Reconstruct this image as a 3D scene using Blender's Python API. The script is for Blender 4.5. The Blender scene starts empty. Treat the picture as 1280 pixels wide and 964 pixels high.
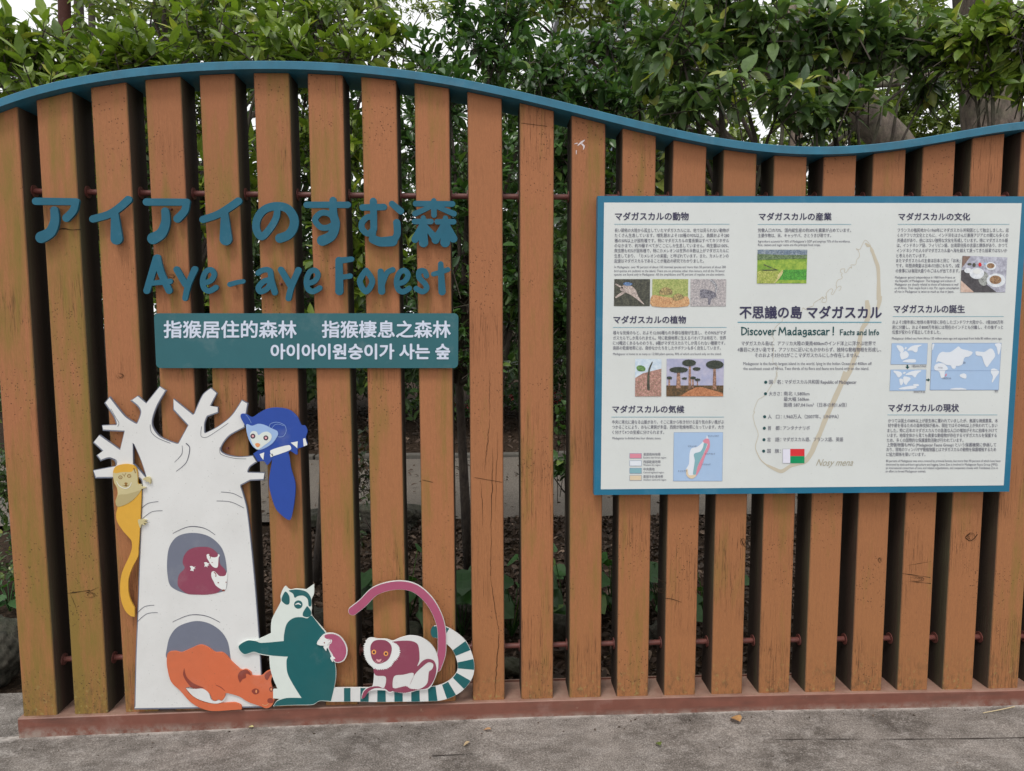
import bpy, bmesh, math, random
import numpy as np
from mathutils import Vector, Matrix
from mathutils.geometry import tessellate_polygon
random.seed(7); RNG = np.random.default_rng(7)
SC = bpy.context.scene
COL = SC.collection
# ------------------------------------------------------------------ camera
F, YAW, PITCH, ROLL, DIST, CAMH = 860.0, .0457, .0887, -.0035, 2.4455, 1.4628
_cy, _sy = math.cos(YAW), math.sin(YAW)
FWD = np.array([_sy*math.cos(PITCH), _cy*math.cos(PITCH), -math.sin(PITCH)])
_r = np.array([_cy, -_sy, 0.]); _u = np.cross(_r, FWD)
RIGHT = math.cos(ROLL)*_r + math.sin(ROLL)*_u
UP = -math.sin(ROLL)*_r + math.cos(ROLL)*_u
CAM = np.array([0., -DIST, CAMH])
cd = bpy.data.cameras.new('camera'); cam = bpy.data.objects.new('camera', cd); COL.objects.link(cam)
cd.sensor_width = 36; cd.lens = F/1280*36; cd.clip_start = .05; cd.clip_end = 400
M4 = Matrix.Identity(4)
for i in range(3):
    M4[i][0] = RIGHT[i]; M4[i][1] = UP[i]; M4[i][2] = -FWD[i]; M4[i][3] = CAM[i]
cam.matrix_world = M4
SC.camera = cam
# ------------------------------------------------------------------ sky, sun, exposure
SUN_EL, SUN_AZ = math.radians(62), math.radians(205)
w = bpy.data.worlds.new('World'); SC.world = w; w.use_nodes = True
nt = w.node_tree; nt.nodes.clear()
wo = nt.nodes.new('ShaderNodeOutputWorld'); bg = nt.nodes.new('ShaderNodeBackground')
sk = nt.nodes.new('ShaderNodeTexSky'); sk.sky_type = 'NISHITA'; sk.sun_disc = False
sk.sun_elevation = SUN_EL; sk.sun_rotation = SUN_AZ; sk.air_density = 1; sk.dust_density = 4
hs = nt.nodes.new('ShaderNodeHueSaturation'); hs.inputs['Saturation'].default_value = .12
mx = nt.nodes.new('ShaderNodeMix'); mx.data_type = 'RGBA'; mx.inputs['Factor'].default_value = .75
mx.inputs['B'].default_value = (12.0, 12.05, 12.1, 1)      # thick even cloud over the clear sky
nt.links.new(sk.outputs[0], hs.inputs['Color']); nt.links.new(hs.outputs[0], mx.inputs['A'])
nt.links.new(mx.outputs['Result'], bg.inputs['Color']); bg.inputs['Strength'].default_value = .10
nt.links.new(bg.outputs[0], wo.inputs[0])
sd = bpy.data.lights.new('sun', 'SUN'); sd.energy = 1.3; sd.angle = math.radians(14); sd.color = (1, .96, .9)
sun = bpy.data.objects.new('sun', sd); COL.objects.link(sun)
sdir = Vector((math.sin(SUN_AZ)*math.cos(SUN_EL), math.cos(SUN_AZ)*math.cos(SUN_EL), math.sin(SUN_EL)))
sun.rotation_euler = sdir.to_track_quat('Z', 'Y').to_euler()
SC.view_settings.view_transform = 'Standard'; SC.view_settings.look = 'None'
SC.view_settings.exposure = .20; SC.view_settings.gamma = 1
SC.cycles.max_bounces = 8; SC.cycles.diffuse_bounces = 4; SC.cycles.transparent_max_bounces = 4

# ------------------------------------------------------------------ helpers
def unproj(px, py, Y):
    px = np.asarray(px, float); py = np.asarray(py, float)
    a = (px-640)/F; b = -(py-482)/F
    d = FWD[None]+a.reshape(-1, 1)*RIGHT[None]+b.reshape(-1, 1)*UP[None]
    t = (Y-CAM[1])/d[:, 1]
    return CAM[None]+d*t[:, None]
def ground_pt(px, py, z=0):
    d = FWD+(px-640)/F*RIGHT-(py-482)/F*UP
    return CAM+d*((z-CAM[2])/d[2])
def depth_pt(px, py, D):
    return CAM+(FWD+(px-640)/F*RIGHT-(py-482)/F*UP)*D
def project(P):
    v = P-CAM; w_ = v@FWD
    return 640+F*(v@RIGHT)/w_, 482-F*(v@UP)/w_, w_
def lin(c):
    return tuple((x/12.92 if x <= .04045 else ((x+.055)/1.055)**2.4) for x in [v/255 for v in c])
MATS = {}
class N:
    def __init__(s, m): s.t = m.node_tree; s.n = s.t.nodes; s.l = s.t.links; s.b = s.n['Principled BSDF']
    def new(s, ty, **k):
        n = s.n.new(ty)
        for a, v in k.items():
            if a[0] == '_': n.inputs[int(a[1:]) if a[1:].isdigit() else a[1:]].default_value = v
            else: setattr(n, a, v)
        return n
    def link(s, a, b): s.l.new(a, b)
    def noise(s, vec, scale, detail=4, rough=.6, mapscale=None, loc=None):
        if mapscale or loc is not None:
            mp = s.new('ShaderNodeMapping'); s.link(vec, mp.inputs[0])
            if mapscale: mp.inputs['Scale'].default_value = mapscale
            if loc is not None: s.link(loc, mp.inputs['Location'])
            vec = mp.outputs[0]
        n = s.new('ShaderNodeTexNoise'); n.inputs['Scale'].default_value = scale
        n.inputs['Detail'].default_value = detail; n.inputs['Roughness'].default_value = rough
        s.link(vec, n.inputs['Vector']); return n.outputs['Fac']
    def ramp(s, f, a, b, ca=0, cb=1):
        n = s.new('ShaderNodeMapRange'); n.inputs[1].default_value = a; n.inputs[2].default_value = b
        n.inputs[3].default_value = ca; n.inputs[4].default_value = cb; s.link(f, n.inputs[0]); return n.outputs[0]
    def mix(s, f, a, b, mode='MIX'):
        n = s.new('ShaderNodeMix', data_type='RGBA', blend_type=mode)
        for v, k in ((f, 'Factor'), (a, 'A'), (b, 'B')):
            if k == 'Factor': i = n.inputs[0]
            else: i = n.inputs[6 if k == 'A' else 7]
            if hasattr(v, 'is_linked'): s.link(v, i)
            elif isinstance(v, (int, float)): i.default_value = v
            else: i.default_value = (*v[:3], 1)
        return n.outputs[2]
    def math(s, op, a, b=0):
        n = s.new('ShaderNodeMath', operation=op)
        for v, i in ((a, 0), (b, 1)):
            if hasattr(v, 'is_linked'): s.link(v, n.inputs[i])
            else: n.inputs[i].default_value = v
        return n.outputs[0]
    def bump(s, h, st=.3, d=.002):
        n = s.new('ShaderNodeBump'); n.inputs['Strength'].default_value = st; n.inputs['Distance'].default_value = d
        s.link(h, n.inputs['Height']); s.link(n.outputs[0], s.b.inputs['Normal'])
def mat(name, col, rough=.6, spec=.4, var=.06, scale=30, bump=0, metal=0, dirt=0):
    if name in MATS: return MATS[name]
    m = bpy.data.materials.new(name); m.use_nodes = True; n = N(m)
    n.b.inputs['Roughness'].default_value = rough; n.b.inputs['Specular IOR Level'].default_value = spec
    n.b.inputs['Metallic'].default_value = metal
    pos = n.new('ShaderNodeNewGeometry').outputs['Position']
    f = n.noise(pos, scale, 5, .6)
    c = n.mix(n.ramp(f, .3, .7), tuple(x*(1-var) for x in col), tuple(min(1, x*(1+var)) for x in col))
    f9 = n.noise(pos, 7, 6, .7); c = n.mix(n.ramp(f9, .56, .74, 0, .10), c, (.5, .5, .48))
    if dirt:
        g = n.noise(pos, 170, 2, .5)
        c = n.mix(n.ramp(g, .70, .76, 0, dirt), c, (.06, .055, .045))
        g2 = n.noise(pos, 5, 6, .7)
        c = n.mix(n.ramp(g2, .45, .8, 0, dirt*.35), c, (.16, .15, .11))
    n.link(c, n.b.inputs['Base Color'])
    if bump: n.bump(f, bump, .002)
    m.diffuse_color = (*col, 1); MATS[name] = m; return m
def meshobj(name, verts, faces, m, parent=None, smooth=False):
    me = bpy.data.meshes.new(name); me.from_pydata([tuple(v) for v in verts], [], faces)
    if m is not None: me.materials.append(m)
    if smooth: me.polygons.foreach_set('use_smooth', [True]*len(me.polygons))
    me.update()
    o = bpy.data.objects.new(name, me); COL.objects.link(o)
    if parent is not None: o.parent = parent
    return o
def thing(name, label, cat, loc=(0, 0, 0), group=None):
    o = bpy.data.objects.new(name, None); COL.objects.link(o); o.location = loc; o.empty_display_size = .1
    o['label'] = label; o['category'] = cat
    if group: o['group'] = group
    return o
def tag(o, label, cat, group=None):
    o['label'] = label; o['category'] = cat
    if group: o['group'] = group
    return o
def child(name, verts, faces, m, parent, **k):
    """verts in world coordinates; the parent Empty has no rotation"""
    p = np.array(parent.location); q = parent.parent
    while q is not None: p = p+np.array(q.location); q = q.parent
    return meshobj(name, np.asarray(verts, float)-p, faces, m, parent, **k)
class MB:
    def __init__(s): s.v = []; s.f = []
    def add(s, v, f):
        o = len(s.v); s.v += [tuple(p) for p in v]; s.f += [tuple(i+o for i in q) for q in f]; return s
    def box(s, a, b, c=0):
        x0, y0, z0 = a; x1, y1, z1 = b
        if c:
            bm = bmesh.new(); bmesh.ops.create_cube(bm, size=1)
            for v in bm.verts: v.co = Vector(((x0+x1)/2+v.co.x*(x1-x0), (y0+y1)/2+v.co.y*(y1-y0), (z0+z1)/2+v.co.z*(z1-z0)))
            bmesh.ops.bevel(bm, geom=list(bm.edges), offset=c, segments=2, affect='EDGES', profile=.6)
            bm.verts.index_update()
            s.add([v.co[:] for v in bm.verts], [[v.index for v in f.verts] for f in bm.faces]); bm.free(); return s
        v = [(x, y, z) for z in (z0, z1) for y in (y0, y1) for x in (x0, x1)]
        return s.add(v, [(0, 2, 3, 1), (4, 5, 7, 6), (0, 1, 5, 4), (2, 6, 7, 3), (0, 4, 6, 2), (1, 3, 7, 5)])
    def tube(s, pts, rad, n=10, cap=True):
        pts = [np.array(p, float) for p in pts]; rad = [rad]*len(pts) if np.isscalar(rad) else rad
        V = []; ref = np.array([.13, .2, .97])
        for i, p in enumerate(pts):
            t = pts[min(i+1, len(pts)-1)]-pts[max(i-1, 0)]; t = t/(np.linalg.norm(t)+1e-9)
            if abs(t@ref) > .95: ref = np.array([1., .1, 0])
            a = np.cross(t, ref); a /= np.linalg.norm(a); b = np.cross(t, a)
            for k in range(n):
                g = 2*math.pi*k/n; V.append(p+rad[i]*(math.cos(g)*a+math.sin(g)*b))
        Fc = [(i*n+k, i*n+(k+1) % n, (i+1)*n+(k+1) % n, (i+1)*n+k) for i in range(len(pts)-1) for k in range(n)]
        if cap: Fc += [tuple(range(n))[::-1], tuple((len(pts)-1)*n+k for k in range(n))]
        return s.add(V, Fc)
    def build(s, name, m, parent=None, smooth=False):
        return child(name, s.v, s.f, m, parent, smooth=smooth) if parent is not None else meshobj(name, s.v, s.f, m, None, smooth)

# ---- 2-D outlines measured on the boards, laid on the board's own plane
def smooth(pts, closed=True, n=6):
    P = [np.array(p[:2], float) for p in pts]; sh = [len(p) > 2 for p in pts]; L = len(P)
    T = []
    for i in range(L):
        if sh[i] or (not closed and i in (0, L-1)): T.append(np.zeros(2))
        else: T.append((P[(i+1) % L]-P[(i-1) % L])*.5)
    out = []
    for i in range(L if closed else L-1):
        j = (i+1) % L; d = np.linalg.norm(P[j]-P[i])
        ti, tj = T[i], T[j]
        for t_ in (ti, tj):
            pass
        ti = ti*min(1, d/(np.linalg.norm(ti)+1e-9)); tj = tj*min(1, d/(np.linalg.norm(tj)+1e-9))
        m = 1 if (sh[i] and sh[j]) else n
        for k in range(m):
            t = k/m; t2 = t*t; t3 = t2*t
            out.append((2*t3-3*t2+1)*P[i]+(t3-2*t2+t)*ti+(-2*t3+3*t2)*P[j]+(t3-t2)*tj)
    if not closed: out.append(P[-1])
    return np.array(out)
def Z(ox, oy, s, pts): return [(ox+p[0]/s, oy+p[1]/s, *p[2:]) for p in pts]
def area(l): x, y = l[:, 0], l[:, 1]; return .5*np.sum(x*np.roll(y, -1)-np.roll(x, -1)*y)
def inset(loop, d):
    """move a closed px outline inward by d"""
    l = np.asarray(loop); s = 1 if area(l) > 0 else -1
    t = np.roll(l, -1, 0)-np.roll(l, 1, 0); t /= (np.linalg.norm(t, axis=1)[:, None]+1e-9)
    return l+np.stack([-t[:, 1], t[:, 0]], 1)*d*s
def jag(loop, amp, step):
    l = np.asarray(loop); q = [l[0]]; acc = 0; out = []; k = 0
    s = 1 if area(l) > 0 else -1
    for i in range(len(l)):
        a, b = l[i], l[(i+1) % len(l)]; d = np.linalg.norm(b-a); t = (b-a)/(d+1e-9); nrm = np.array([t[1], -t[0]])*s
        pos = step-acc
        while pos <= d:
            out.append(a+t*pos+nrm*(amp if k % 2 else -amp*.3)*(.6+.8*random.random())); k += 1; pos += step
        acc = (acc+d) % step
    return np.array(out)
def ell(cx, cy, rx, ry, rot=0, n=28):
    t = np.linspace(0, 2*math.pi, n, endpoint=False); c, s = math.cos(rot), math.sin(rot)
    x, y = rx*np.cos(t), ry*np.sin(t); return np.stack([cx+c*x-s*y, cy+s*x+c*y], 1)
def plate(name, loops, Y, t, m, parent):
    """board cut to the outline, front at Y, t thick (0 = flat print)"""
    L = []
    for i, l in enumerate(loops):
        l = np.asarray(l)[:, :2]; a = area(l)
        if (a > 0) != (i == 0): l = l[::-1]
        L.append(l)
    W = [unproj(l[:, 0], l[:, 1], Y) for l in L]
    tris = tessellate_polygon([[Vector((p[0], p[2], 0)) for p in w_] for w_ in W])
    V = [tuple(p) for w_ in W for p in w_]; nV = len(V); Fc = []
    for a, b, c in tris:
        A, B, C = V[a], V[b], V[c]
        cr = (B[0]-A[0])*(C[2]-A[2])-(B[2]-A[2])*(C[0]-A[0])
        if abs(cr) < 1e-12: continue
        Fc.append((a, b, c) if cr > 0 else (a, c, b))
    if t > 0:
        front = list(Fc)
        V += [(p[0], p[1]+t, p[2]) for p in V[:nV]]
        Fc += [(c+nV, b+nV, a+nV) for a, b, c in front]
        o = 0
        for l in L:
            n = len(l)
            for i in range(n):
                j = (i+1) % n; Fc.append((o+i, o+i+nV, o+j+nV, o+j))
            o += n
    return child(name, V, Fc, m, parent)
def strokes_loops(strokes, step=.5):
    """union of round-ended brush strokes [(pts, w0, w1)] -> outlines (marching squares)"""
    segs = []
    for st in strokes:
        pts, w0, w1 = st[:3]
        p = smooth(pts, False, 8) if len(pts) > 2 else np.array([q[:2] for q in pts], float)
        d = np.r_[0, np.cumsum(np.linalg.norm(np.diff(p, axis=0), axis=1))]; wd = w0+(w1-w0)*d/d[-1]
        for i in range(len(p)-1): segs.append((p[i], p[i+1], wd[i]/2, wd[i+1]/2))
    A = np.array([s[0] for s in segs]); B = np.array([s[1] for s in segs])
    mxw = max(max(s[2], s[3]) for s in segs)+2*step
    lo = np.minimum(A.min(0), B.min(0))-mxw; hi = np.maximum(A.max(0), B.max(0))+mxw
    nx, ny = int((hi[0]-lo[0])/step)+2, int((hi[1]-lo[1])/step)+2
    X, Y = np.meshgrid(lo[0]+np.arange(nx)*step, lo[1]+np.arange(ny)*step)
    D = np.full(X.shape, 1e9)
    for a, b, ra, rb in segs:
        e = b-a; L2 = e@e+1e-12
        t = np.clip(((X-a[0])*e[0]+(Y-a[1])*e[1])/L2, 0, 1)
        D = np.minimum(D, np.hypot(X-a[0]-t*e[0], Y-a[1]-t*e[1])-(ra+(rb-ra)*t))
    D[np.abs(D) < 1e-6] = 1e-6
    ins = D < 0; E = {}
    def pt(i0, j0, i1, j1):
        a, b = D[j0, i0], D[j1, i1]; t = a/(a-b)
        return (X[j0, i0]+t*(X[j1, i1]-X[j0, i0]), Y[j0, i0]+t*(Y[j1, i1]-Y[j0, i0]))
    nxt = {}; pos = {}
    c4 = ins[:-1, :-1].astype(int)+ins[:-1, 1:]+ins[1:, 1:]+ins[1:, :-1]
    for j, i in zip(*np.where((c4 > 0) & (c4 < 4))):
        cs = [(i, j), (i+1, j), (i+1, j+1), (i, j+1)]; sg = [ins[q[1], q[0]] for q in cs]
        cr = []
        for k in range(4):
            a, b = cs[k], cs[(k+1) % 4]
            if sg[k] != sg[(k+1) % 4]:
                key = tuple(sorted((a, b))); pos.setdefault(key, pt(*a, *b)); cr.append((key, sg[k]))
        outs = [c for c in cr if c[1]]; inn = [c for c in cr if not c[1]]
        if len(outs) == 1: nxt[outs[0][0]] = inn[0][0]
        else:
            for q in range(len(cr)):
                if cr[q][1]: nxt[cr[q][0]] = cr[(q+1) % 4][0]
    loops = []
    while nxt:
        k0 = next(iter(nxt)); k = k0; l = []
        while k in nxt:
            l.append(pos[k]); k = nxt.pop(k)
        l = np.array(l)
        if len(l) < 8: continue
        keep = [0]
        for i in range(1, len(l)):
            a = l[keep[-1]]; b = l[(i+1) % len(l)]; e = b-a; n_ = np.linalg.norm(e)+1e-9
            seg = l[keep[-1]+1:i+1]
            dev = np.abs(e[0]*(seg[:, 1]-a[1])-e[1]*(seg[:, 0]-a[0])).max()/n_
            if dev > .035: keep.append(i)
        l = l[keep]
        if len(l) > 3: loops.append(l)
    loops.sort(key=lambda q: -abs(area(q)))
    return loops
def letter(name, strokes, Y, t, m, parent):
    loops = strokes_loops(strokes)
    sgn = area(loops[0]) > 0
    outer = [l for l in loops if (area(l) > 0) == sgn]; holes = [l for l in loops if (area(l) > 0) != sgn]
    o0 = None
    for o in outer:
        hs_ = [h for h in holes if (o[:, 0].min() < h[:, 0].mean() < o[:, 0].max()) and (o[:, 1].min() < h[:, 1].mean() < o[:, 1].max())]
        ob = plate(name, [o]+hs_, Y, t, m, parent)
        if o0 is None: o0 = ob
        else:
            bm = bmesh.new(); bm.from_mesh(o0.data); bm.from_mesh(ob.data); bm.to_mesh(o0.data); bm.free()
            me = ob.data; bpy.data.objects.remove(ob); bpy.data.meshes.remove(me)
    return o0
def stripline(pts, wpx, closed=False):
    """thin line as a flat ribbon (px outline)"""
    p = smooth(pts, closed, 5) if len(pts) > 2 else np.array([q[:2] for q in pts], float)
    t = np.gradient(p, axis=0); t /= (np.linalg.norm(t, axis=1)[:, None]+1e-9)
    n = np.stack([-t[:, 1], t[:, 0]], 1)
    wv = wpx if np.isscalar(wpx) else np.interp(np.linspace(0, 1, len(p)), np.linspace(0, 1, len(wpx)), wpx)[:, None]
    return p+n*wv/2, p-n*wv/2
def ribbons(name, lines, Y, m, parent):
    if len(lines) > 1:
        for k_, ln in enumerate(lines): ribbons(name, [ln], Y-.00002*k_, m, parent)
        return
    V = []; Fc = []
    for i, (pts, wd) in enumerate(lines):
        a, b = stripline(pts, wd); n = len(a); o = len(V)
        A = unproj(a[:, 0], a[:, 1], Y); B = unproj(b[:, 0], b[:, 1], Y)
        V += [tuple(q) for q in A]+[tuple(q) for q in B]
        Fc += [(o+k, o+k+1, o+n+k+1, o+n+k) for k in range(n-1)]
    return child(name, V, Fc, m, parent)
# ---- lettering
TXT = []
def text(name, s, x0, x1, yt, yb, Y, m, parent, bold=0, keep=False, shear=0):
    """queue one line of flat print; s fitted between x0..x1 and yt..yb (px on the board)"""
    TXT.append((name, [(s, x0, x1, yt, yb, keep)], Y, m, parent, bold, shear))
def para(name, rows, h, Y, m, parent, bold=0):
    """rows: (string, x0, x1, ycentre)"""
    TXT.append((name, [(s, a, b, y-h/2, y+h/2, 'line') for s, a, b, y in rows], Y, m, parent, bold, 0))
def flush_text():
    tmp = []
    for job in TXT:
        for ln in job[1]:
            c = bpy.data.curves.new('t', 'FONT'); c.body = ln[0]; c.resolution_u = 2 if ln[4]-ln[3] < 8 else 4; c.offset = 0
            c.shear = job[6]; c.fill_mode = 'FRONT'
            o = bpy.data.objects.new('t', c); COL.objects.link(o); tmp.append(o)
    bpy.context.view_layer.update(); dg = bpy.context.evaluated_depsgraph_get(); it = iter(tmp)
    for name, lines, Y, m, parent, bold, sh in TXT:
        V = []; Fc = []
        for s, x0, x1, yt, yb, keep in lines:
            o = next(it); me = bpy.data.meshes.new_from_object(o.evaluated_get(dg))
            n = len(me.vertices); co = np.zeros(n*3); me.vertices.foreach_get('co', co); co = co.reshape(-1, 3)
            mnx, mxx = co[:, 0].min(), co[:, 0].max()
            if keep == 'line': mny, mxy = (-.12, .82)
            else: mny, mxy = co[:, 1].min(), co[:, 1].max()
            px = x0+(co[:, 0]-mnx)/(mxx-mnx)*(x1-x0); py = yb-(co[:, 1]-mny)/(mxy-mny)*(yb-yt)
            em = (x1-x0)/(mxx-mnx); dirs = [(0, 0)]
            if bold > 0:
                k_ = 8 if bold > .015 else 2
                dirs += [(math.cos(2*math.pi*q/k_)*bold*em, math.sin(2*math.pi*q/k_)*bold*em) for q in range(k_)]
            for di, (dx, dy) in enumerate(dirs):      # heavier strokes: copies a hair apart
                W = unproj(px+dx, py+dy, Y-di*.00003); off = len(V); V += [tuple(q) for q in W]
                Fc += [tuple(off+i for i in p.vertices) for p in me.polygons]
            bpy.data.meshes.remove(me)
        ob = child(name, V, Fc, m, parent)
    for o in tmp:
        c = o.data; bpy.data.objects.remove(o); bpy.data.curves.remove(c)
    TXT.clear()

# ------------------------------------------------------------------ materials
def wood_mat():
    m = bpy.data.materials.new('painted_timber'); m.use_nodes = True; n = N(m)
    pos = n.new('ShaderNodeNewGeometry').outputs['Position']
    oi = n.new('ShaderNodeObjectInfo').outputs['Random']
    cx = n.new('ShaderNodeCombineXYZ'); sc = n.math('MULTIPLY', oi, 37.); n.link(sc, cx.inputs[0]); n.link(sc, cx.inputs[2])
    loc = cx.outputs[0]
    sep = n.new('ShaderNodeSeparateXYZ'); n.link(pos, sep.inputs[0]); z = sep.outputs[2]; x = sep.outputs[0]
    base = n.mix(oi, (.355, .144, .066), (.425, .17, .078))
    big = n.noise(pos, 1.3, 3, .6, None, loc)
    base = n.mix(n.ramp(big, .35, .7), base, (.38, .162, .072))
    # lower part of the posts has weathered to ochre
    zl = n.ramp(z, .1, 1.3, .42, 0)
    base = n.mix(zl, base, (.355, .158, .050))
    grain = n.noise(pos, 9, 6, .7, (22, 22, .8), loc)
    base = n.mix(n.ramp(grain, .48, .8, 0, .55), base, (.24, .11, .05))
    fine = n.noise(pos, 60, 4, .8, (6, 6, .9), loc)
    base = n.mix(n.ramp(fine, .35, .62, .35, 0), base, (.22, .095, .045))
    base = n.mix(n.ramp(fine, .60, .75, 0, .3), base, (.55, .27, .14))
    spk = n.noise(pos, 260, 2, .8)
    base = n.mix(n.ramp(spk, .62, .7, 0, .45), base, (.13, .06, .03))
    # algae: vertical streaks, strongest on some posts, towards the left and low
    al = n.noise(pos, 2.2, 7, .68, (5.5, 5.5, .75), loc)
    lft = n.math('ADD', n.ramp(x, -1.9, 1.8, .10, -.03), n.math('MULTIPLY', n.ramp(x, -1.1, -1.5), n.ramp(z, 1.1, .3, 0, .09)))
    per = n.ramp(n.noise(loc, 3.1, 1, .5), .3, .7, -.09, .09)
    a2 = n.math('ADD', n.math('ADD', al, lft), per)
    af = n.ramp(a2, .53, .74, 0, .8)
    base = n.mix(af, base, (.20, .15, .032))
    a3 = n.noise(pos, 6, 8, .75, (3, 3, .6), loc)
    base = n.mix(n.math('MULTIPLY', n.ramp(a3, .56, .68, 0, .55), af), base, (.07, .075, .02))
    # foot of the post: dark splash dirt and pale lichen
    fz = n.ramp(z, .07, .24, 1, 0)
    ft = n.noise(pos, 22, 6, .75, (2, 2, 1), loc)
    base = n.mix(n.math('MULTIPLY', fz, n.ramp(ft, .48, .62, 0, .6)), base, (.085, .06, .03))
    fl = n.noise(pos, 50, 3, .6, (1, 1, 1), cx.outputs[0])
    base = n.mix(n.math('MULTIPLY', fz, n.ramp(fl, .58, .66, 0, .55)), base, (.33, .28, .1))
    # pin holes in the paint
    vo = n.new('ShaderNodeTexVoronoi'); vo.inputs['Scale'].default_value = 85; n.link(pos, vo.inputs[0])
    hz = n.noise(pos, 3, 3, .6, None, loc)
    hole = n.math('MULTIPLY', n.ramp(vo.outputs['Distance'], .12, .22, 1, 0), n.ramp(hz, .5, .6))
    base = n.mix(n.math('MULTIPLY', hole, .75), base, (.07, .035, .02))
    # hair cracks along the grain
    ck = n.noise(pos, 5, 3, .5, (26, 26, .55), loc)
    cm = n.noise(pos, 2, 2, .5, None, loc)
    d = n.math('ABSOLUTE', n.math('SUBTRACT', ck, .5))
    crk = n.math('MULTIPLY', n.ramp(d, 0, .012, 1, 0), n.ramp(cm, .52, .6))
    base = n.mix(n.math('MULTIPLY', crk, .7), base, (.05, .025, .015))
    # side faces: greenish brown timber, gap shade painted in towards the back
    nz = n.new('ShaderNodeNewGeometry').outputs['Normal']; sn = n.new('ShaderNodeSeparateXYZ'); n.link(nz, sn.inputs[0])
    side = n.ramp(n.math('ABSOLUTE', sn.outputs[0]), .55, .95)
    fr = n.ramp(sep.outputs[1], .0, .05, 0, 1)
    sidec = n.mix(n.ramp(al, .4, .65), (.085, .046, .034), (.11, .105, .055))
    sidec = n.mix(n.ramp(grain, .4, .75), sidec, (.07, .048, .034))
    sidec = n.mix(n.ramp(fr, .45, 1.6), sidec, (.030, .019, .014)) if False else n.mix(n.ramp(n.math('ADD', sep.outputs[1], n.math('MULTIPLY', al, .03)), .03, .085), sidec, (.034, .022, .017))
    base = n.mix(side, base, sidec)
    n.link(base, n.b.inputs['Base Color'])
    n.b.inputs['Roughness'].default_value = .78; n.b.inputs['Specular IOR Level'].default_value = .25
    h = n.math('SUBTRACT', n.math('MULTIPLY', grain, .5), n.math('ADD', crk, hole))
    n.bump(h, .55, .003)
    return m
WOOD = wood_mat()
def dust_highlight(m):  # dust tone on upward faces, with the lip's highlight put into the colour
    n = N(m); g = n.new('ShaderNodeNewGeometry'); sp = n.new('ShaderNodeSeparateXYZ'); n.link(g.outputs['Normal'], sp.inputs[0])
    old = n.b.inputs['Base Color'].links[0].from_socket; f = n.noise(g.outputs['Position'], 18, 5, .7)
    c = n.mix(n.math('MULTIPLY', n.ramp(sp.outputs[2], .5, .9), n.ramp(f, .3, .6, .35, .8)), old, (.36, .235, .18)); n.link(c, n.b.inputs['Base Color'])
BLUE = mat('cap_blue_paint', lin((42, 108, 134)), .5, .4, .14, 18, .15, dirt=.4)
LETBLUE = mat('letter_blue_paint', lin((24, 92, 114)), .5, .35, .09, 14, dirt=.15)
PANBLUE = mat('panel_border_blue', lin((28, 108, 140)), .4, .45, .09, 7, dirt=.12)
PLQ = mat('plaque_teal', lin((44, 98, 106)), .42, .4, .08, 4)
PLT = mat('plaque_letter_white', lin((205, 214, 232)), .5, .4, .02)
STEEL = mat('brown_steel', lin((124, 78, 66)), .5, .4, .12, 14, .15, dirt=.4)
dust_highlight(STEEL)
def rail_dirt(m):
    n = N(m); g = n.new('ShaderNodeNewGeometry'); sp = n.new('ShaderNodeSeparateXYZ'); n.link(g.outputs['Position'], sp.inputs[0])
    old = n.b.inputs['Base Color'].links[0].from_socket; f = n.noise(g.outputs['Position'], 24, 6, .75); f2 = n.noise(g.outputs['Position'], 9, 5, .7, (.4, 1, 3))
    c = n.mix(n.math('MULTIPLY', n.ramp(sp.outputs[2], .03, .004), n.ramp(f, .38, .6, 0, .75)), old, (.34, .29, .25))
    c = n.mix(n.ramp(f2, .5, .72, 0, .6), c, (.085, .05, .04)); c = n.mix(n.ramp(f, .66, .70, 0, .7), c, (.30, .19, .14)); n.link(c, n.b.inputs['Base Color'])
rail_dirt(STEEL)
RODM = mat('rod_brown_paint', lin((112, 64, 58)), .45, .4, .12, 30, .1, dirt=.3)
WHITE = mat('board_white', (.70, .705, .70), .45, .4, .02, 8, dirt=.35)
WHITEP = mat('panel_white', (.66, .69, .68), .35, .4, .025, 3, dirt=.2)
SLATE = mat('slate_grey_print', lin((112, 117, 133)), .5, .35, .03)
INK = mat('dark_line_ink', lin((74, 76, 92)), .6, .3, .02)
YEL = mat('yellow_print', lin((214, 164, 62)), .5, .35, .03, dirt=.3)
SAND = mat('sand_print', lin((196, 184, 140)), .5, .35, .03)
SAND2 = mat('dark_sand_print', lin((176, 162, 118)), .5, .35, .03)
BRN = mat('brown_print', lin((142, 104, 50)), .5, .35, .03)
BLU = mat('royal_blue_print', lin((42, 74, 158)), .5, .35, .03)
LBL = mat('pale_blue_print', lin((152, 180, 222)), .5, .35, .03)
MINT = mat('mint_white_print', (.68, .74, .70), .5, .35, .02)
PNK = mat('pink_print', lin((226, 168, 172)), .5, .35, .02)
PEACH = mat('peach_print', lin((224, 150, 100)), .5, .35, .02)
PLUM = mat('plum_print', lin((140, 68, 90)), .5, .35, .03, dirt=.3)
ROSE = mat('rose_print', lin((168, 84, 114)), .5, .35, .03)
ORG = mat('orange_print', lin((206, 108, 72)), .5, .35, .03, dirt=.4)
MRN = mat('maroon_print', lin((138, 66, 54)), .5, .35, .03)
TEAL = mat('teal_print', lin((26, 94, 98)), .5, .35, .03, dirt=.3)
EYEO = mat('eye_orange_print', lin((232, 160, 90)), .5, .35, .02)
BLK = mat('dark_plum_ink', lin((60, 40, 62)), .5, .35, .02)
WHP = mat('white_print', (.76, .78, .77), .5, .35, .01)
CRACK = mat('crack_dark', (.035, .02, .012), .9, .1, .1)
SPLAT = mat('pale_paint_splash', (.62, .55, .56), .7, .2, .1)

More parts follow.
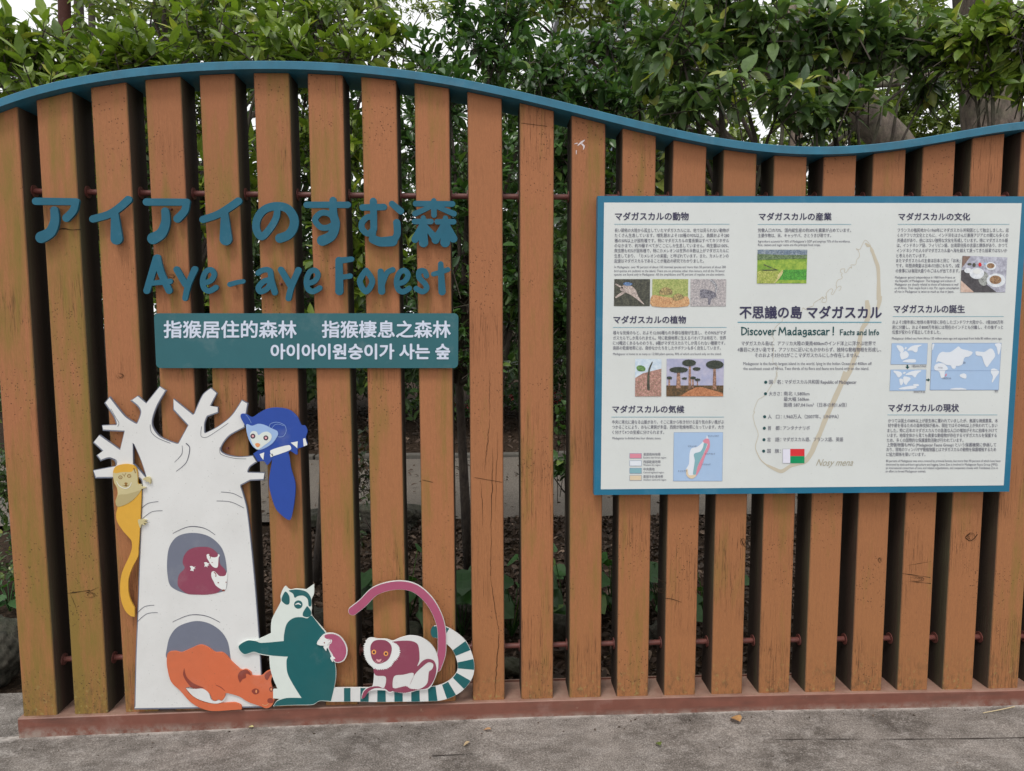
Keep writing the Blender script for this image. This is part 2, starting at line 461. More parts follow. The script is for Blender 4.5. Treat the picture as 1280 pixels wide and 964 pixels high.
# ------------------------------------------------------------------ ground
BBx = np.array([[23, 922.4], [256, 914.2], [512, 902], [540, 899], [940, 889.7], [1280, 882.5]])
_bb = unproj(BBx[:, 0], BBx[:, 1], -.015)
_pc = np.polyfit(_bb[:, 0], _bb[:, 2], 3)
def gz(x):
    x = np.clip(x, -1.9, 1.9); return np.polyval(_pc, x)
_bt = np.array([[25, 898.4], [132, 894.4], [256, 890], [302, 888.6], [512, 880.6], [768, 873.5], [1024, 868], [1280, 863]])
_btw = unproj(_bt[:, 0], _bt[:, 1], -.015); _pt = np.polyfit(_btw[:, 0], _btw[:, 2], 3)
def bz(x):
    x = np.clip(x, -1.95, 1.95); return np.polyval(_pt, x)
def grid(name, xs, ys, zf, m):
    V = [(x, y, zf(x, y)) for y in ys for x in xs]; nx = len(xs)
    Fc = [(j*nx+i, j*nx+i+1, (j+1)*nx+i+1, (j+1)*nx+i) for j in range(len(ys)-1) for i in range(nx-1)]
    o = meshobj(name, V, Fc, m, None, True); o['kind'] = 'structure'; return o
def concrete_mat():
    m = bpy.data.materials.new('weathered_concrete'); m.use_nodes = True; n = N(m)
    pos = n.new('ShaderNodeNewGeometry').outputs['Position']
    a = n.noise(pos, 4.2, 8, .7, (.75, 1, 1)); b = n.noise(pos, 13, 7, .75, (.75, 1.2, 1)); s = n.noise(pos, 26, 7, .8, (.45, 1.8, 1))
    g = n.noise(pos, 190, 4, .8)
    c = n.mix(n.ramp(a, .36, .64), (.105, .091, .08), (.32, .288, .262))
    c = n.mix(n.ramp(b, .48, .66, 0, .7), c, (.40, .37, .345))
    c = n.mix(n.ramp(s, .52, .68, 0, .55), c, (.085, .076, .07))
    c = n.mix(n.ramp(g, .36, .56, .75, 0), c, (.055, .048, .043))
    c = n.mix(n.ramp(g, .56, .68, 0, .6), c, (.52, .49, .46))
    # pale lime line close to the rail
    sp = n.new('ShaderNodeSeparateXYZ'); n.link(pos, sp.inputs[0])
    yy = n.math('MULTIPLY', n.ramp(sp.outputs[1], -.035, -.017, 0, 1), n.ramp(sp.outputs[1], -.005, .0, 1, 0))
    c = n.mix(n.math('MULTIPLY', yy, n.ramp(b, .4, .55, 0, .6)), c, (.55, .5, .46))
    n.link(c, n.b.inputs['Base Color']); n.b.inputs['Roughness'].default_value = .9; n.b.inputs['Specular IOR Level'].default_value = .2
    n.bump(n.math('ADD', n.math('MULTIPLY', g, .6), s), .6, .003); return m
def soil_mat():
    m = bpy.data.materials.new('leafy_soil'); m.use_nodes = True; n = N(m)
    pos = n.new('ShaderNodeNewGeometry').outputs['Position']
    a = n.noise(pos, 3, 6, .7); b = n.noise(pos, 45, 5, .8)
    c = n.mix(a, (.02, .014, .011), (.045, .031, .022)); c = n.mix(n.ramp(b, .5, .7, 0, .6), c, (.16, .11, .075))
    n.link(c, n.b.inputs['Base Color']); n.b.inputs['Roughness'].default_value = 1; n.b.inputs['Specular IOR Level'].default_value = .05; n.bump(b, .8, .01); return m
def path_mat():
    m = bpy.data.materials.new('worn_asphalt'); m.use_nodes = True; n = N(m)
    pos = n.new('ShaderNodeNewGeometry').outputs['Position']
    a = n.noise(pos, 1.6, 5, .6); b = n.noise(pos, 120, 3, .8)
    c = n.mix(a, (.145, .122, .10), (.225, .192, .16)); c = n.mix(n.ramp(b, .42, .56, .8, 0), c, (.05, .045, .04))
    n.link(c, n.b.inputs['Base Color']); n.b.inputs['Roughness'].default_value = .9; n.bump(b, .5, .004); return m
SOIL = soil_mat()
g0 = grid('ground', list(np.linspace(-60, -6, 6))+list(np.linspace(-4, 4, 17))+list(np.linspace(6, 60, 6)),
          [-40, -12, -4, -1, 0, .3, 1, 2, 3, 4, 6, 10, 20, 60, 150], lambda x, y: float(gz(x))-.03+(.02 if y > .5 else 0), SOIL)
CONC = concrete_mat()
g1 = grid('pavement', list(np.linspace(-6, -2.3, 8))+list(np.linspace(-2.2, 2.2, 45))+list(np.linspace(2.4, 6, 8)),
          [-9, -6, -4, -3, -2, -1.5, -1, -.5, -.2, -.1, 0, .08, .16, .24, .31],
          lambda x, y: float(gz(x))+.0012*math.sin(x*7.1+y*5), CONC)
grid('planting_bed', list(np.linspace(-1.5, 9, 71)), [.145, .2, .4, .8, 1.4, 2., 2.58], lambda x, y: float(gz(x))+.006+.012*math.sin(x*5+y*3)*min(1, (y-.14)*3), SOIL)
PATH = path_mat()
g2 = grid('garden_path', list(np.linspace(-14, 14, 57)), [2.62, 3.2, 3.8, 4.4, 4.98],
          lambda x, y: .012+.004*math.sin(x*1.7), PATH)
# ------------------------------------------------------------------ the fence
P_, X0, PW = .18, -1.6594, .12
capx = np.array([0, 60, 100, 150, 200, 268, 336, 402, 460, 512, 570, 631, 680, 732, 795, 860, 917, 965, 1018, 1052, 1085, 1152, 1215, 1280])
capy = np.array([122, 105.6, 96, 87, 80.8, 77.4, 75.4, 77.6, 83, 90, 98, 107.5, 119, 134, 151.5, 166, 176, 180.6, 182.4, 182.2, 179.9, 172, 162.5, 151.5])
_cw = unproj(capx, capy, -.035); _cp = np.polyfit(_cw[:, 0], _cw[:, 2], 7)
def capz(x):
    x = np.asarray(x, float); lo, hi = _cw[0, 0], _cw[-1, 0]; d = np.polyder(_cp)
    c = np.clip(x, lo, hi); return np.polyval(_cp, c)+np.where(x < lo, (x-lo)*np.polyval(d, lo), 0)+np.where(x > hi, (x-hi)*np.polyval(d, hi), 0)
CAPT = .0265
fence = thing('slatted_fence', 'brown timber post fence with a wavy blue cap board and red-brown foot rail', 'fence', (0, .06, 0))
def post(i):
    x0 = X0+i*P_+random.uniform(-.0008, .0008); x1 = x0+PW; r = .007
    prof = []
    for cx, cy, a0 in ((x0+r, r, 180), (x1-r, r, 270), (x1-r, PW-r, 0), (x0+r, PW-r, 90)):
        for k in range(4):
            a = math.radians(a0+k*30); prof.append((cx+r*math.cos(a), cy+r*math.sin(a)))
    zs = [0, .02]+[.1+.1*k for k in range(0, 26)]
    zb = float(bz(x0+.06)); n = len(prof); V = []
    zs = [z for z in zs if zb+z < float(min(capz(x0), capz(x1)))-CAPT-.05]
    ph = random.uniform(0, 6)
    for z in zs:
        wob = .0009*math.sin(z*3.1+ph)
        V += [(p[0]+wob, p[1]+.0006*math.sin(z*5+ph), zb+z+.0005) for p in prof]
    V += [(p[0], p[1], float(capz(p[0]))-CAPT-.0015) for p in prof]
    m = len(zs)+1
    Fc = [(a*n+k, a*n+(k+1) % n, (a+1)*n+(k+1) % n, (a+1)*n+k) for a in range(m-1) for k in range(n)]
    Fc += [tuple(range(n))[::-1], tuple((m-1)*n+k for k in range(n))]
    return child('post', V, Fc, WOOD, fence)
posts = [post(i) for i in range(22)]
# cap board
xs = np.linspace(-2.1, 2.35, 150); V = []
for x in xs:
    z = float(capz(x))
    for (y, dz) in ((-.035, -CAPT), (-.035, -.002), (-.033, 0), (.148, 0), (.15, -.002), (.15, -CAPT)): V.append((x, y, z+dz))
nk = 6
Fc = [(a*nk+k, (a+1)*nk+k, (a+1)*nk+(k+1) % nk, a*nk+(k+1) % nk) for a in range(len(xs)-1) for k in range(nk)]
Fc += [tuple(range(nk)), tuple((len(xs)-1)*nk+k for k in range(nk))[::-1]]
child('cap_board', V, Fc, BLUE, fence)
# foot rail: box section following the slightly uneven ground, with a back lip
xl = float(unproj([22.5], [905], -.015)[0, 0]); xs = np.linspace(xl, 2.35, 60); V = []
for x in xs:
    t, b = float(bz(x)), float(gz(x))-.01
    for (y, z) in ((-.015, b), (-.015, t-.003), (-.012, t), (.128, t), (.128, t+.006), (.134, t+.006), (.134, b)): V.append((x, y, z))
nk = 7
Fc = [(a*nk+k, (a+1)*nk+k, (a+1)*nk+(k+1) % nk, a*nk+(k+1) % nk) for a in range(len(xs)-1) for k in range(nk)]
Fc += [tuple(range(nk)), tuple((len(xs)-1)*nk+k for k in range(nk))[::-1]]
child('foot_rail', V, Fc, STEEL, fence)
# tie rods and washers
UR = [(45, 239.4), (248, 242), (313, 242.8), (575, 245.2), (640, 246.3), (700, 246.3), (900, 247.5), (1200, 247.2)]
LR = [(82, 824), (147, 821.6), (585, 807.6), (640, 807), (760, 804), (878, 802), (995, 800.6), (1110, 798.4), (1222, 795)]
for tab in (UR, LR):
    q = np.array(tab); W = unproj(q[:, 0], q[:, 1], .06); pz = np.polyfit(W[:, 0], W[:, 2], 2)
    xr = np.linspace(X0+.06, X0+21*P_+.1, 40)
    mb = MB().tube([(x, .06, float(np.polyval(pz, x))) for x in xr], .0098, 14); mb.build('tie_rod', RODM, fence, True)
    for i, po in enumerate(posts):
        for sd_, xx in ((1, X0+i*P_+PW+.0025), (-1, X0+i*P_-.0025)):
            if sd_ < 0 and i == 0: continue
            z = float(np.polyval(pz, xx)); mb = MB()
            mb.tube([(xx-.0015, .06, z), (xx+.0015, .06, z)], .021, 18)
            o = meshobj('washer', np.array(mb.v)-np.array([0, .06, 0]), mb.f, RODM, po)
# cracks and marks on single posts
def marks(i, name, lines, m):
    V = []; Fc = []
    for pts, wd in lines:
        a, b = stripline(pts, wd); n = len(a); o = len(V)
        A = unproj(a[:, 0], a[:, 1], -.0012); B = unproj(b[:, 0], b[:, 1], -.0012)
        V += [tuple(q) for q in A]+[tuple(q) for q in B]; Fc += [(o+k, o+k+1, o+n+k+1, o+n+k) for k in range(n-1)]
    meshobj(name, np.array(V)-np.array([0, .06, 0]), Fc, m, posts[i])
def wig(x0, y0, x1, y1, n=7, a=1.0):
    n = n*3; a *= .6
    return [(x0+(x1-x0)*k/n+random.uniform(-a, a), y0+(y1-y0)*k/n) for k in range(n+1)]
marks(9, 'crack', [(wig(612, 462, 612, 520, 6), [.1, .5, .2]), (wig(612, 524, 606, 590, 8), [.2, .7, .1]), (wig(616, 560, 613, 720, 10), [.1, .8, .3, .7]), (wig(613, 720, 624, 792, 6), [.2, .7, .3]), (wig(624, 792, 618, 872, 8), [.6, .9, .2]), (wig(601, 600, 604, 660, 6), [.1, .5, .1]), (wig(622, 540, 619, 640, 6), [.1, .45, .1]), (wig(593, 597, 628, 603, 5, .6), .5)], CRACK)
marks(10, 'crack', [(wig(652, 154, 684, 158, 5, .5), .5)], CRACK)
marks(1, 'crack', [([(72, 287), (80, 286), (90, 287.5), (101, 286.5)], [.6, 1.5, .5, 1.2]), (wig(84, 742, 112, 738, 4, 1), [.2, 1.2, .5, 1]), (wig(108, 741, 124, 734, 3, 1), [.8, .2]), (wig(88, 743, 96, 762, 4, .8), [.1, .5, .1])], CRACK)
marks(17, 'crack', [(wig(1128, 717, 1163, 722, 4, .8), [.3, 1., .2, .8]), (wig(1136, 727, 1164, 729.5, 3, .8), [.1, .7, .3, .9]), (wig(1134, 707, 1164, 702, 5, .6), [.1, .5, .1])], CRACK)
marks(18, 'crack', [([(1213, 666), (1207, 672), (1214, 676), (1222, 668)], .8)], CRACK)
marks(13, 'crack', [([(832, 748), (840, 749), (852, 753)], [.6, .8, .3])], CRACK)
marks(14, 'crack', [([(926, 673), (930, 682), (932, 684)], .6)], CRACK)
marks(12, 'crack', [(wig(818, 722, 833, 729, 4, .6), .5)], CRACK)
marks(8, 'crack', [(wig(528, 600, 541, 603, 4, .5), .6)], CRACK)
marks(5, 'crack', [(wig(420, 1, 421, 2), .1)] if False else [(wig(335, 395, 352, 400, 3, .6), .4)], CRACK)
marks(11, 'paint_splash', [([(722, 182), (727, 178), (731, 175)], [.8, 2.6, .6]), ([(727, 180), (730, 183), (729, 187)], [1.8, 2.4, .5]), ([(720.5, 188), (720.3, 193)], [1.2, .7]), ([(718, 180), (722, 179)], [.6, 1.4])], SPLAT)
def knot(i, cx_, cy_, rx, ry, rot=0):
    L = []
    for k in range(3):
        e_ = ell(cx_, cy_, rx*(1-.28*k), ry*(1-.28*k), rot, 14)+np.array([[random.uniform(-.3, .3), random.uniform(-.3, .3)] for _ in range(14)])
        a0 = random.randrange(14); n_ = 14 if k == 0 else 9; L.append(([tuple(e_[(a0+j) % 14]) for j in range(n_)], [.1, .55, .3, .1]))
    for ln in L: marks(i, 'knot_line', [ln], CRACK)
for a in ((1, 112, 744, 7, 3.2), (3, 215, 345, 4, 2.6), (14, 929, 678, 3.2, 4.5), (17, 1146, 724, 9, 3), (18, 1214, 672, 5, 5.5), (12, 826, 738, 6, 2.5, .3), (16, 1100, 700, 2.2, 3), (2, 150, 470, 4.5, 3)): knot(*a)
# ------------------------------------------------------------------ title lettering
K1 = lambda pts: Z(30, 235, 6.095, pts)
K2 = lambda pts: Z(230, 235, 6.65, pts)
K3 = lambda pts: Z(400, 235, 6.647, pts)
def L_(K, s, strokes): return [(K(p), a/s, b/s) for p, a, b in strokes]
LY = -.026
jt = thing('title_lettering', 'large blue rounded Japanese title letters fixed across the left fence posts', 'sign', (-.8, LY, 1.85))
jp = [
 L_(K1, 6.095, [([(88, 101, 1), (394, 105, 1)], 56, 54), ([(392, 106), (375, 170), (322, 228)], 54, 62), ([(229, 170), (233, 250), (200, 335), (130, 376)], 60, 88)]),
 L_(K1, 6.095, [([(524, 236), (640, 203), (725, 150), (792, 90)], 56, 60), ([(690, 195), (704, 386)], 56, 92)]),
 L_(K1, 6.095, [([(932, 107, 1), (1238, 108, 1)], 56, 54), ([(1236, 110), (1222, 175), (1168, 234)], 54, 62), ([(1074, 178), (1078, 260), (1045, 345), (982, 385)], 60, 88)]),
 L_(K2, 6.65, [([(157, 262), (275, 222), (372, 165), (450, 110)], 60, 64), ([(337, 215), (347, 425)], 62, 104)]),
 L_(K2, 6.65, [([(775, 165), (765, 245), (715, 335), (645, 405), (602, 350), (605, 265), (660, 185), (755, 152), (855, 170), (912, 250), (908, 330), (865, 390), (796, 418)], 54, 78)]),
 L_(K3, 6.647, [([(-112, 140), (230, 140)], 52, 54), ([(108, 102), (110, 220), (128, 300), (95, 395), (18, 437)], 58, 88), ([(118, 245), (60, 209), (0, 212), (-42, 265), (0, 323), (60, 330), (118, 300)], 48, 50)]),
 L_(K3, 6.647, [([(354, 162), (530, 158)], 54, 54), ([(442, 110), (445, 240), (446, 340)], 58, 56), ([(448, 255), (400, 240), (350, 285), (350, 340), (400, 380), (446, 340)], 50, 50), ([(446, 330), (436, 400), (455, 440), (530, 446), (600, 438), (640, 385), (637, 288)], 52, 60), ([(440, 425), (500, 447), (600, 442)], 72, 86), ([(598, 132), (670, 192)], 52, 56)]),
 L_(K3, 6.647, [([(795, 130), (1100, 133)], 48, 48), ([(945, 106), (947, 224)], 44, 48), ([(915, 158), (790, 214)], 38, 48), ([(975, 158), (1112, 214)], 38, 48), ([(786, 279), (922, 279)], 46, 46), ([(858, 248), (860, 454)], 42, 78), ([(842, 312), (790, 426)], 40, 62), ([(880, 322), (946, 402)], 40, 58), ([(974, 281), (1110, 281)], 46, 46), ([(1042, 250), (1040, 452)], 44, 82), ([(1020, 312), (960, 432)], 40, 66), ([(1060, 312), (1108, 420)], 40, 68)]),
]
for st in jp: letter('letter', st, LY, .010, LETBLUE, jt)
en = [
 L_(K1, 6.095, [([(1008, 536), (935, 782)], 56, 52), ([(1014, 534), (1040, 640), (1104, 782)], 56, 52), ([(975, 726), (1112, 712)], 38, 42)]),
 L_(K2, 6.65, [([(-62, 678), (8, 800)], 54, 52), ([(88, 678), (35, 800), (8, 918)], 56, 46)]),
 L_(K2, 6.65, [([(160, 790), (220, 772), (250, 720), (222, 680), (178, 700), (154, 770), (168, 836), (210, 857), (264, 828)], 44, 46)]),
 L_(K2, 6.65, [([(380, 802), (440, 785), (490, 777)], 42, 38)]),
 L_(K2, 6.65, [([(614, 708), (660, 682), (712, 690), (726, 770), (754, 868)], 44, 52), ([(720, 762), (660, 778), (618, 828), (636, 862), (690, 838), (722, 786)], 46, 46)]),
 L_(K2, 6.65, [([(805, 680), (880, 805)], 52, 54), ([(950, 684), (892, 820), (868, 918)], 54, 50)]),
 L_(K2, 6.65, [([(1023, 794), (1083, 776), (1113, 724), (1085, 684), (1041, 704), (1017, 774), (1031, 840), (1073, 861), (1127, 832)], 44, 46)]),
 L_(K3, 6.647, [([(157, 602), (160, 858)], 60, 68), ([(155, 606), (195, 600), (262, 592)], 56, 44), ([(180, 742), (250, 732)], 42, 44)]),
 L_(K3, 6.647, [([(382, 686), (330, 775), (382, 861), (435, 775), (382, 686)], 48, 48)]),
 L_(K3, 6.647, [([(503, 694), (512, 858)], 50, 60), ([(520, 800), (556, 706), (604, 680)], 40, 46)]),
 L_(K3, 6.647, [([(641, 796), (701, 778), (731, 726), (703, 686), (659, 706), (635, 776), (649, 842), (691, 863), (740, 836)], 44, 46)]),
 L_(K3, 6.647, [([(884, 730), (868, 692), (826, 694), (824, 745), (872, 796), (886, 836), (850, 862), (800, 836)], 46, 46)]),
 L_(K3, 6.647, [([(1003, 632), (1008, 750), (1014, 862)], 46, 62), ([(942, 716), (1000, 700), (1062, 678)], 40, 42)]),
]
et = thing('title_lettering', 'smaller blue handwritten-style English title letters below the Japanese title', 'sign', (-.7, LY, 1.6))
for st in en: letter('letter', st, LY, .009, LETBLUE, et)
# fixing pins behind the letters that pass over posts
def pins(par, pts, y0=LY+.009):
    for (px, py) in pts:
        p = unproj([px], [py], 0)[0]; MB().tube([(p[0], y0, p[2]), (p[0], .001, p[2])], .004, 8).build('fixing_pin', RODM, par)
pins(jt, [(67, 262), (146, 290), (215, 262), (281, 290), (350, 256), (415, 258), (466, 262), (542, 262)])
pins(et, [(205, 352), (227, 350), (295, 353), (352, 355), (425, 350), (462, 340), (550, 350)])
# ------------------------------------------------------------------ green plaque
def rrect(x0, y0, x1, y1, r, dx0=0, dx1=0):
    out = []
    for cx, cy, a0 in ((x1-r, y0+r, -90), (x1-r, y1-r, 0), (x0+r, y1-r, 90), (x0+r, y0+r, 180)):
        for k in range(6):
            a = math.radians(a0+k*18); px, py = cx+r*math.cos(a), cy+r*math.sin(a)
            t = (py-y0)/(y1-y0); out.append((px+(dx0 if cx < (x0+x1)/2 else dx1)*t, py))
    return np.array(out)
pq = thing('multilingual_plaque', 'dark teal plaque with rounded corners and pale Chinese and Korean lettering', 'sign', (-.7, -.02, 1.35))
plate('panel', [rrect(192.3, 391.7, 573, 460.2, 5.5, 3, -.5)], -.022, .008, PLQ, pq)
text('lettering', '指猴居住的森林', 205, 370.4, 401.2, 422.4, -.0234, PLT, pq, .022)
text('lettering', '指猴棲息之森林', 402.7, 563, 401.2, 422.2, -.0234, PLT, pq, .022)
text('lettering', '아이아이원숭이가 사는 숲', 338.8, 562, 430.2, 448.9, -.0234, PLT, pq, .03)
pins(pq, [(220, 425), (350, 425), (480, 425), (550, 425)], -.014)
# ------------------------------------------------------------------ animal and tree boards
A8 = lambda pts: Z(110, 480, 5.818, pts)
A4 = lambda pts: Z(140, 630, 3.568, pts)
S = 1
tree_o = A8([(36, 628, S), (200, 596, S), (192, 560), (150, 543), (92, 563, S), (60, 520, S), (104, 490, S), (36, 428, S), (82, 371, S), (232, 478, S), (262, 348, S), (108, 341, S), (101, 300, S), (205, 296, S),
  (185, 240), (118, 140, S), (156, 92, S), (270, 235), (352, 288, S), (380, 210), (360, 165), (306, 122, S), (362, 86, S), (420, 140, S), (518, 18, S), (570, 50, S), (500, 170), (468, 290), (510, 370), (580, 410), (652, 434, S), (724, 304, S), (618, 190, S), (622, 108, S), (766, 224, S),
  (830, 80), (893, 28, S), (940, 70, S), (892, 162, S), (946, 168, S), (946, 212, S), (868, 240, S), (850, 290), (850, 356, S), (940, 310), (1040, 230), (1116, 116, S), (1164, 142, S), (1148, 240), (1140, 320, S), (1030, 380), (975, 450), (970, 490), (1010, 515), (1100, 530), (1200, 520, S), (1232, 570, S), (1180, 605), (1162, 642, S), (1285, 646, S), (1278, 700, S), (1180, 705, S), (1110, 742, S)]) + \
  [(309, 636), (317, 708), (323.5, 787), (326.8, 843), (327.5, 884.5, S), (168, 887, S), (169.5, 820), (171.6, 770), (174, 700), (177.3, 613), (176, 600), (168, 598), (119, 598, S)]
tree_hole = A8([(328, 428, S), (330, 580, S), (352, 600), (424, 682, S), (385, 560)])
TY = -.020
tb = thing('tree_board', 'tall white cut-out board of a bare branching tree with two grey hollows', 'cut-out board', (-1.15, TY, .1))
to = smooth(tree_o, True, 6); th = smooth(tree_hole, True, 4)
plate('board', [to, th], TY, .009, SLATE, tb)
face = inset(to, 1.15); face2 = face+np.array([.15, -.55])
plate('white_face', [face2, inset(th, -.7)+np.array([0, 0])], TY-.0006, 0, WHITE, tb)
h1 = smooth([(208.9, 700), (212, 683), (222, 670.5), (240, 666.2), (260, 670), (275, 682), (281.5, 697), (284, 722), (282, 737), (270, 741.5), (250, 743.3), (232, 742), (214, 733.5), (209.5, 720)])
h2 = smooth(Z(200, 770, 7.9, [(68, 320), (100, 200), (180, 105), (340, 52), (480, 72), (600, 150), (670, 260), (700, 430), (720, 520, S), (400, 600, S), (70, 420)]))
plate('hollow', [h1], TY-.0011, 0, SLATE, tb); plate('hollow', [h2], TY-.0011, 0, SLATE, tb)
K4 = lambda pts: Z(200, 660, 10.71, pts)
m1 = jag(smooth(K4([(560, 255), (660, 262), (740, 310), (790, 380), (800, 480), (870, 560), (895, 650), (880, 760), (810, 830), (760, 870), (640, 892), (520, 893), (380, 885), (300, 840), (245, 780), (238, 700), (260, 620), (330, 540), (305, 470), (320, 380), (380, 300), (470, 262)])), .28, .55)
plate('mouse_lemur_pair', [m1], TY-.0016, 0, PLUM, tb)
for pts in ([(625, 360), (655, 350), (680, 385), (735, 395), (770, 380), (778, 352), (800, 365), (785, 400), (772, 525), (725, 530), (680, 490), (650, 440), (628, 400)],
            [(690, 595), (725, 580), (770, 620), (800, 645), (870, 640), (895, 590), (905, 600), (895, 720), (880, 820), (830, 825), (750, 775), (720, 720), (690, 660)],
            [(400, 515), (430, 510), (450, 522), (478, 520), (455, 538), (480, 548), (450, 552), (448, 580), (428, 572), (405, 572), (415, 545)],
            [(590, 465), (620, 458), (640, 472), (665, 478), (645, 492), (660, 505), (635, 505), (635, 528), (615, 515), (595, 520), (600, 490)]):
    plate('white_fur', [smooth(K4(pts), True, 4)], TY-.0021, 0, WHP, tb)
for e_ in (ell(*K4([(780, 733)])[0], .9, .75), ell(*K4([(697, 463)])[0], .6, .6), ell(*K4([(848, 836)])[0], 1.9, 1.1), ell(*K4([(884, 728)])[0], .5, .9)):
    plate('eye_mark', [e_], TY-.0026, 0, MRN, tb)
ribbons('ear_line', [(K4([(722, 590), (748, 620), (745, 655)]), .9), (K4([(655, 362), (675, 385), (668, 410)]), .7)], TY-.0026, MRN, tb)
ribbons('bark_line', [
  (A8([(165, 180), (205, 250), (225, 285), (215, 310)]), .5), (A8([(452, 295), (460, 350), (510, 395), (600, 432)]), .6), (A8([(826, 310), (822, 380), (870, 385), (1020, 285)]), .5),
  (A8([(684, 448), (682, 510), (628, 570)]), [.4, .7, .3]), (A8([(712, 432), (740, 465), (715, 570), (640, 636)]), [1.2, .9, .5]), (A8([(960, 460), (965, 510), (1060, 540), (1150, 545)]), .5), (A8([(155, 535), (205, 555), (205, 590)]), .5),
  (Z(100, 470, 4.19, [(738, 608), (800, 615), (850, 640)]), .6), (Z(100, 470, 4.19, [(715, 655), (790, 660), (858, 692)]), .6), (Z(100, 470, 4.19, [(322, 695), (355, 668), (410, 658)]), .6), (Z(100, 470, 4.19, [(325, 750), (375, 712), (432, 706)]), .6),
  (A4([(271, 132), (340, 102), (410, 108), (460, 138)]), [.5, .9, .5]), (A4([(270, 527), (345, 496), (420, 500), (482, 529)]), [.5, .9, .5]), (A4([(113, 487), (145, 458), (188, 452)]), .6), (A4([(113, 526), (155, 490), (204, 485)]), .6)], TY-.0014, INK, tb)
pins(tb, [(200, 640), (270, 640), (205, 800), (275, 800), (150, 520), (285, 560)], TY+.009)
# yellow lemur
B2 = lambda pts: Z(130, 570, 8.76, pts)
B3 = lambda pts: Z(140, 670, 8.76, pts)
YY = TY-.008
yl = thing('lemur_board', 'yellow and sand coloured lemur cut-out clinging to the left edge of the white tree', 'cut-out board', (-1.35, YY, .9))
yo = B2([(98, 180), (130, 115), (220, 90), (310, 100), (355, 140), (368, 220), (372, 300), (400, 320), (415, 345), (405, 375), (408, 400), (400, 600), (396, 700), (390, 800), (380, 960)]) + B3([(288, 140), (282, 225), (225, 340), (180, 470), (178, 600), (200, 700), (246, 790, S), (246, 885, S), (200, 875), (140, 810), (100, 700), (88, 560), (110, 400), (190, 220), (218, 130)]) + B2([(300, 930), (270, 890), (200, 810), (145, 720), (132, 640), (148, 560), (125, 500), (148, 420), (140, 350), (110, 290)])
yo = smooth(yo, True, 5)
plate('board', [yo], YY, .006, YEL, yl)
plate('sand_fur', [smooth(B2([(100, 185), (130, 190), (200, 178), (300, 175), (325, 150), (350, 150), (366, 220), (371, 300), (402, 325), (412, 350), (400, 380), (330, 470), (240, 530), (150, 555), (127, 500), (150, 420), (142, 350), (112, 290)]), True, 5)], YY-.0006, 0, SAND, yl)
plate('chest_fur', [smooth(B2([(400, 380), (330, 470), (240, 530), (150, 555), (129, 500), (160, 430), (240, 420), (320, 400)]), True, 4)], YY-.0011, 0, SAND2, yl)
for hp in ([(425, 260), (450, 235), (490, 232), (510, 260), (505, 308), (490, 285), (450, 282), (470, 272)], [(372, 700), (415, 695), (465, 705), (440, 715), (467, 735), (435, 735), (445, 760), (410, 750), (395, 790), (380, 750)], [(372, 315), (405, 315), (410, 335), (455, 348), (420, 360), (400, 362), (375, 350)]):
    plate('hand', [smooth(B2(hp), True, 4)], YY-.0012, .008, SAND, yl)
for ex in ((179, 234), (275, 219)):
    e0 = B2([ex])[0]; plate('eye', [ell(*e0, 2.5, 2.3), ell(*e0, 1.7, 1.5)[::-1]], YY-.0012, 0, BRN, yl); plate('pupil', [ell(*e0, .5, .5)], YY-.0012, 0, BRN, yl)
plate('nose', [smooth(B2([(222, 298), (240, 290), (258, 300), (248, 315), (255, 330), (238, 335), (224, 325), (232, 315)]), True, 4)], YY-.0012, 0, BRN, yl)
ribbons('mouth', [(B2([(200, 318), (225, 328), (250, 325), (278, 318)]), .4), (B2([(200, 195), (222, 215), (240, 185)]), .5), (B2([(222, 215), (225, 232)]), .4), (B2([(325, 132), (335, 160), (345, 188)]), 1.1)], YY-.0012, BRN, yl)
ribbons('chin_line', [(B2([(136, 275), (165, 325), (225, 355), (275, 340), (300, 290)]), [.4, .8, .9, .5])], YY-.0013, WHP, yl)
# blue lemur
B1 = lambda pts: Z(290, 500, 6.027, pts)
BY = TY-.009
bl = thing('lemur_board', 'royal blue lemur cut-out with pale face lying on the top right branch', 'cut-out board', (-.98, BY, 1.2))
bo = smooth(B1([(65, 130), (70, 105), (105, 108), (150, 130), (200, 100), (260, 68), (340, 58), (430, 75), (490, 125), (522, 190), (550, 195), (568, 235), (555, 285), (567, 335), (540, 352), (495, 370), (490, 412), (440, 385), (425, 400), (445, 520), (478, 640), (465, 800), (440, 900, S), (395, 885), (330, 820), (290, 700), (278, 620), (295, 500), (318, 430), (290, 465), (265, 490), (240, 462), (195, 465, S), (160, 405, S), (200, 375), (180, 372), (130, 300), (108, 205), (85, 170)]), True, 5)
plate('board', [bo], BY, .007, BLU, bl)
plate('tail', [jag(smooth(B1([(320, 420), (420, 400), (445, 520), (476, 640), (463, 800), (440, 900), (395, 885), (330, 815), (292, 700), (280, 620), (296, 500)]), True, 5), .35, 1.3)], BY-.0006, 0, BLU, bl)
plate('branch_print', [smooth(B1([(290, 380), (430, 340), (442, 375), (305, 425, S)]), True, 4)], BY-.0012, 0, WHP, bl)
for q in ([(442, 322), (495, 312), (492, 365), (470, 345)], [(535, 292), (552, 288), (567, 340), (540, 350)], [(208, 408), (243, 395), (236, 452), (218, 430)], [(285, 410), (305, 405), (310, 425), (292, 432)]):
    plate('branch_print', [smooth([(a, b, 1) for a, b, *_ in B1(q)], True, 2)], BY-.0012, 0, WHP, bl)
plate('pale_face', [jag(smooth(B1([(108, 185), (150, 195), (200, 180), (250, 190), (300, 215), (340, 235), (345, 265), (300, 330), (230, 370), (190, 374), (150, 340), (118, 270)]), True, 5), .25, .7)], BY-.0012, 0, LBL, bl)
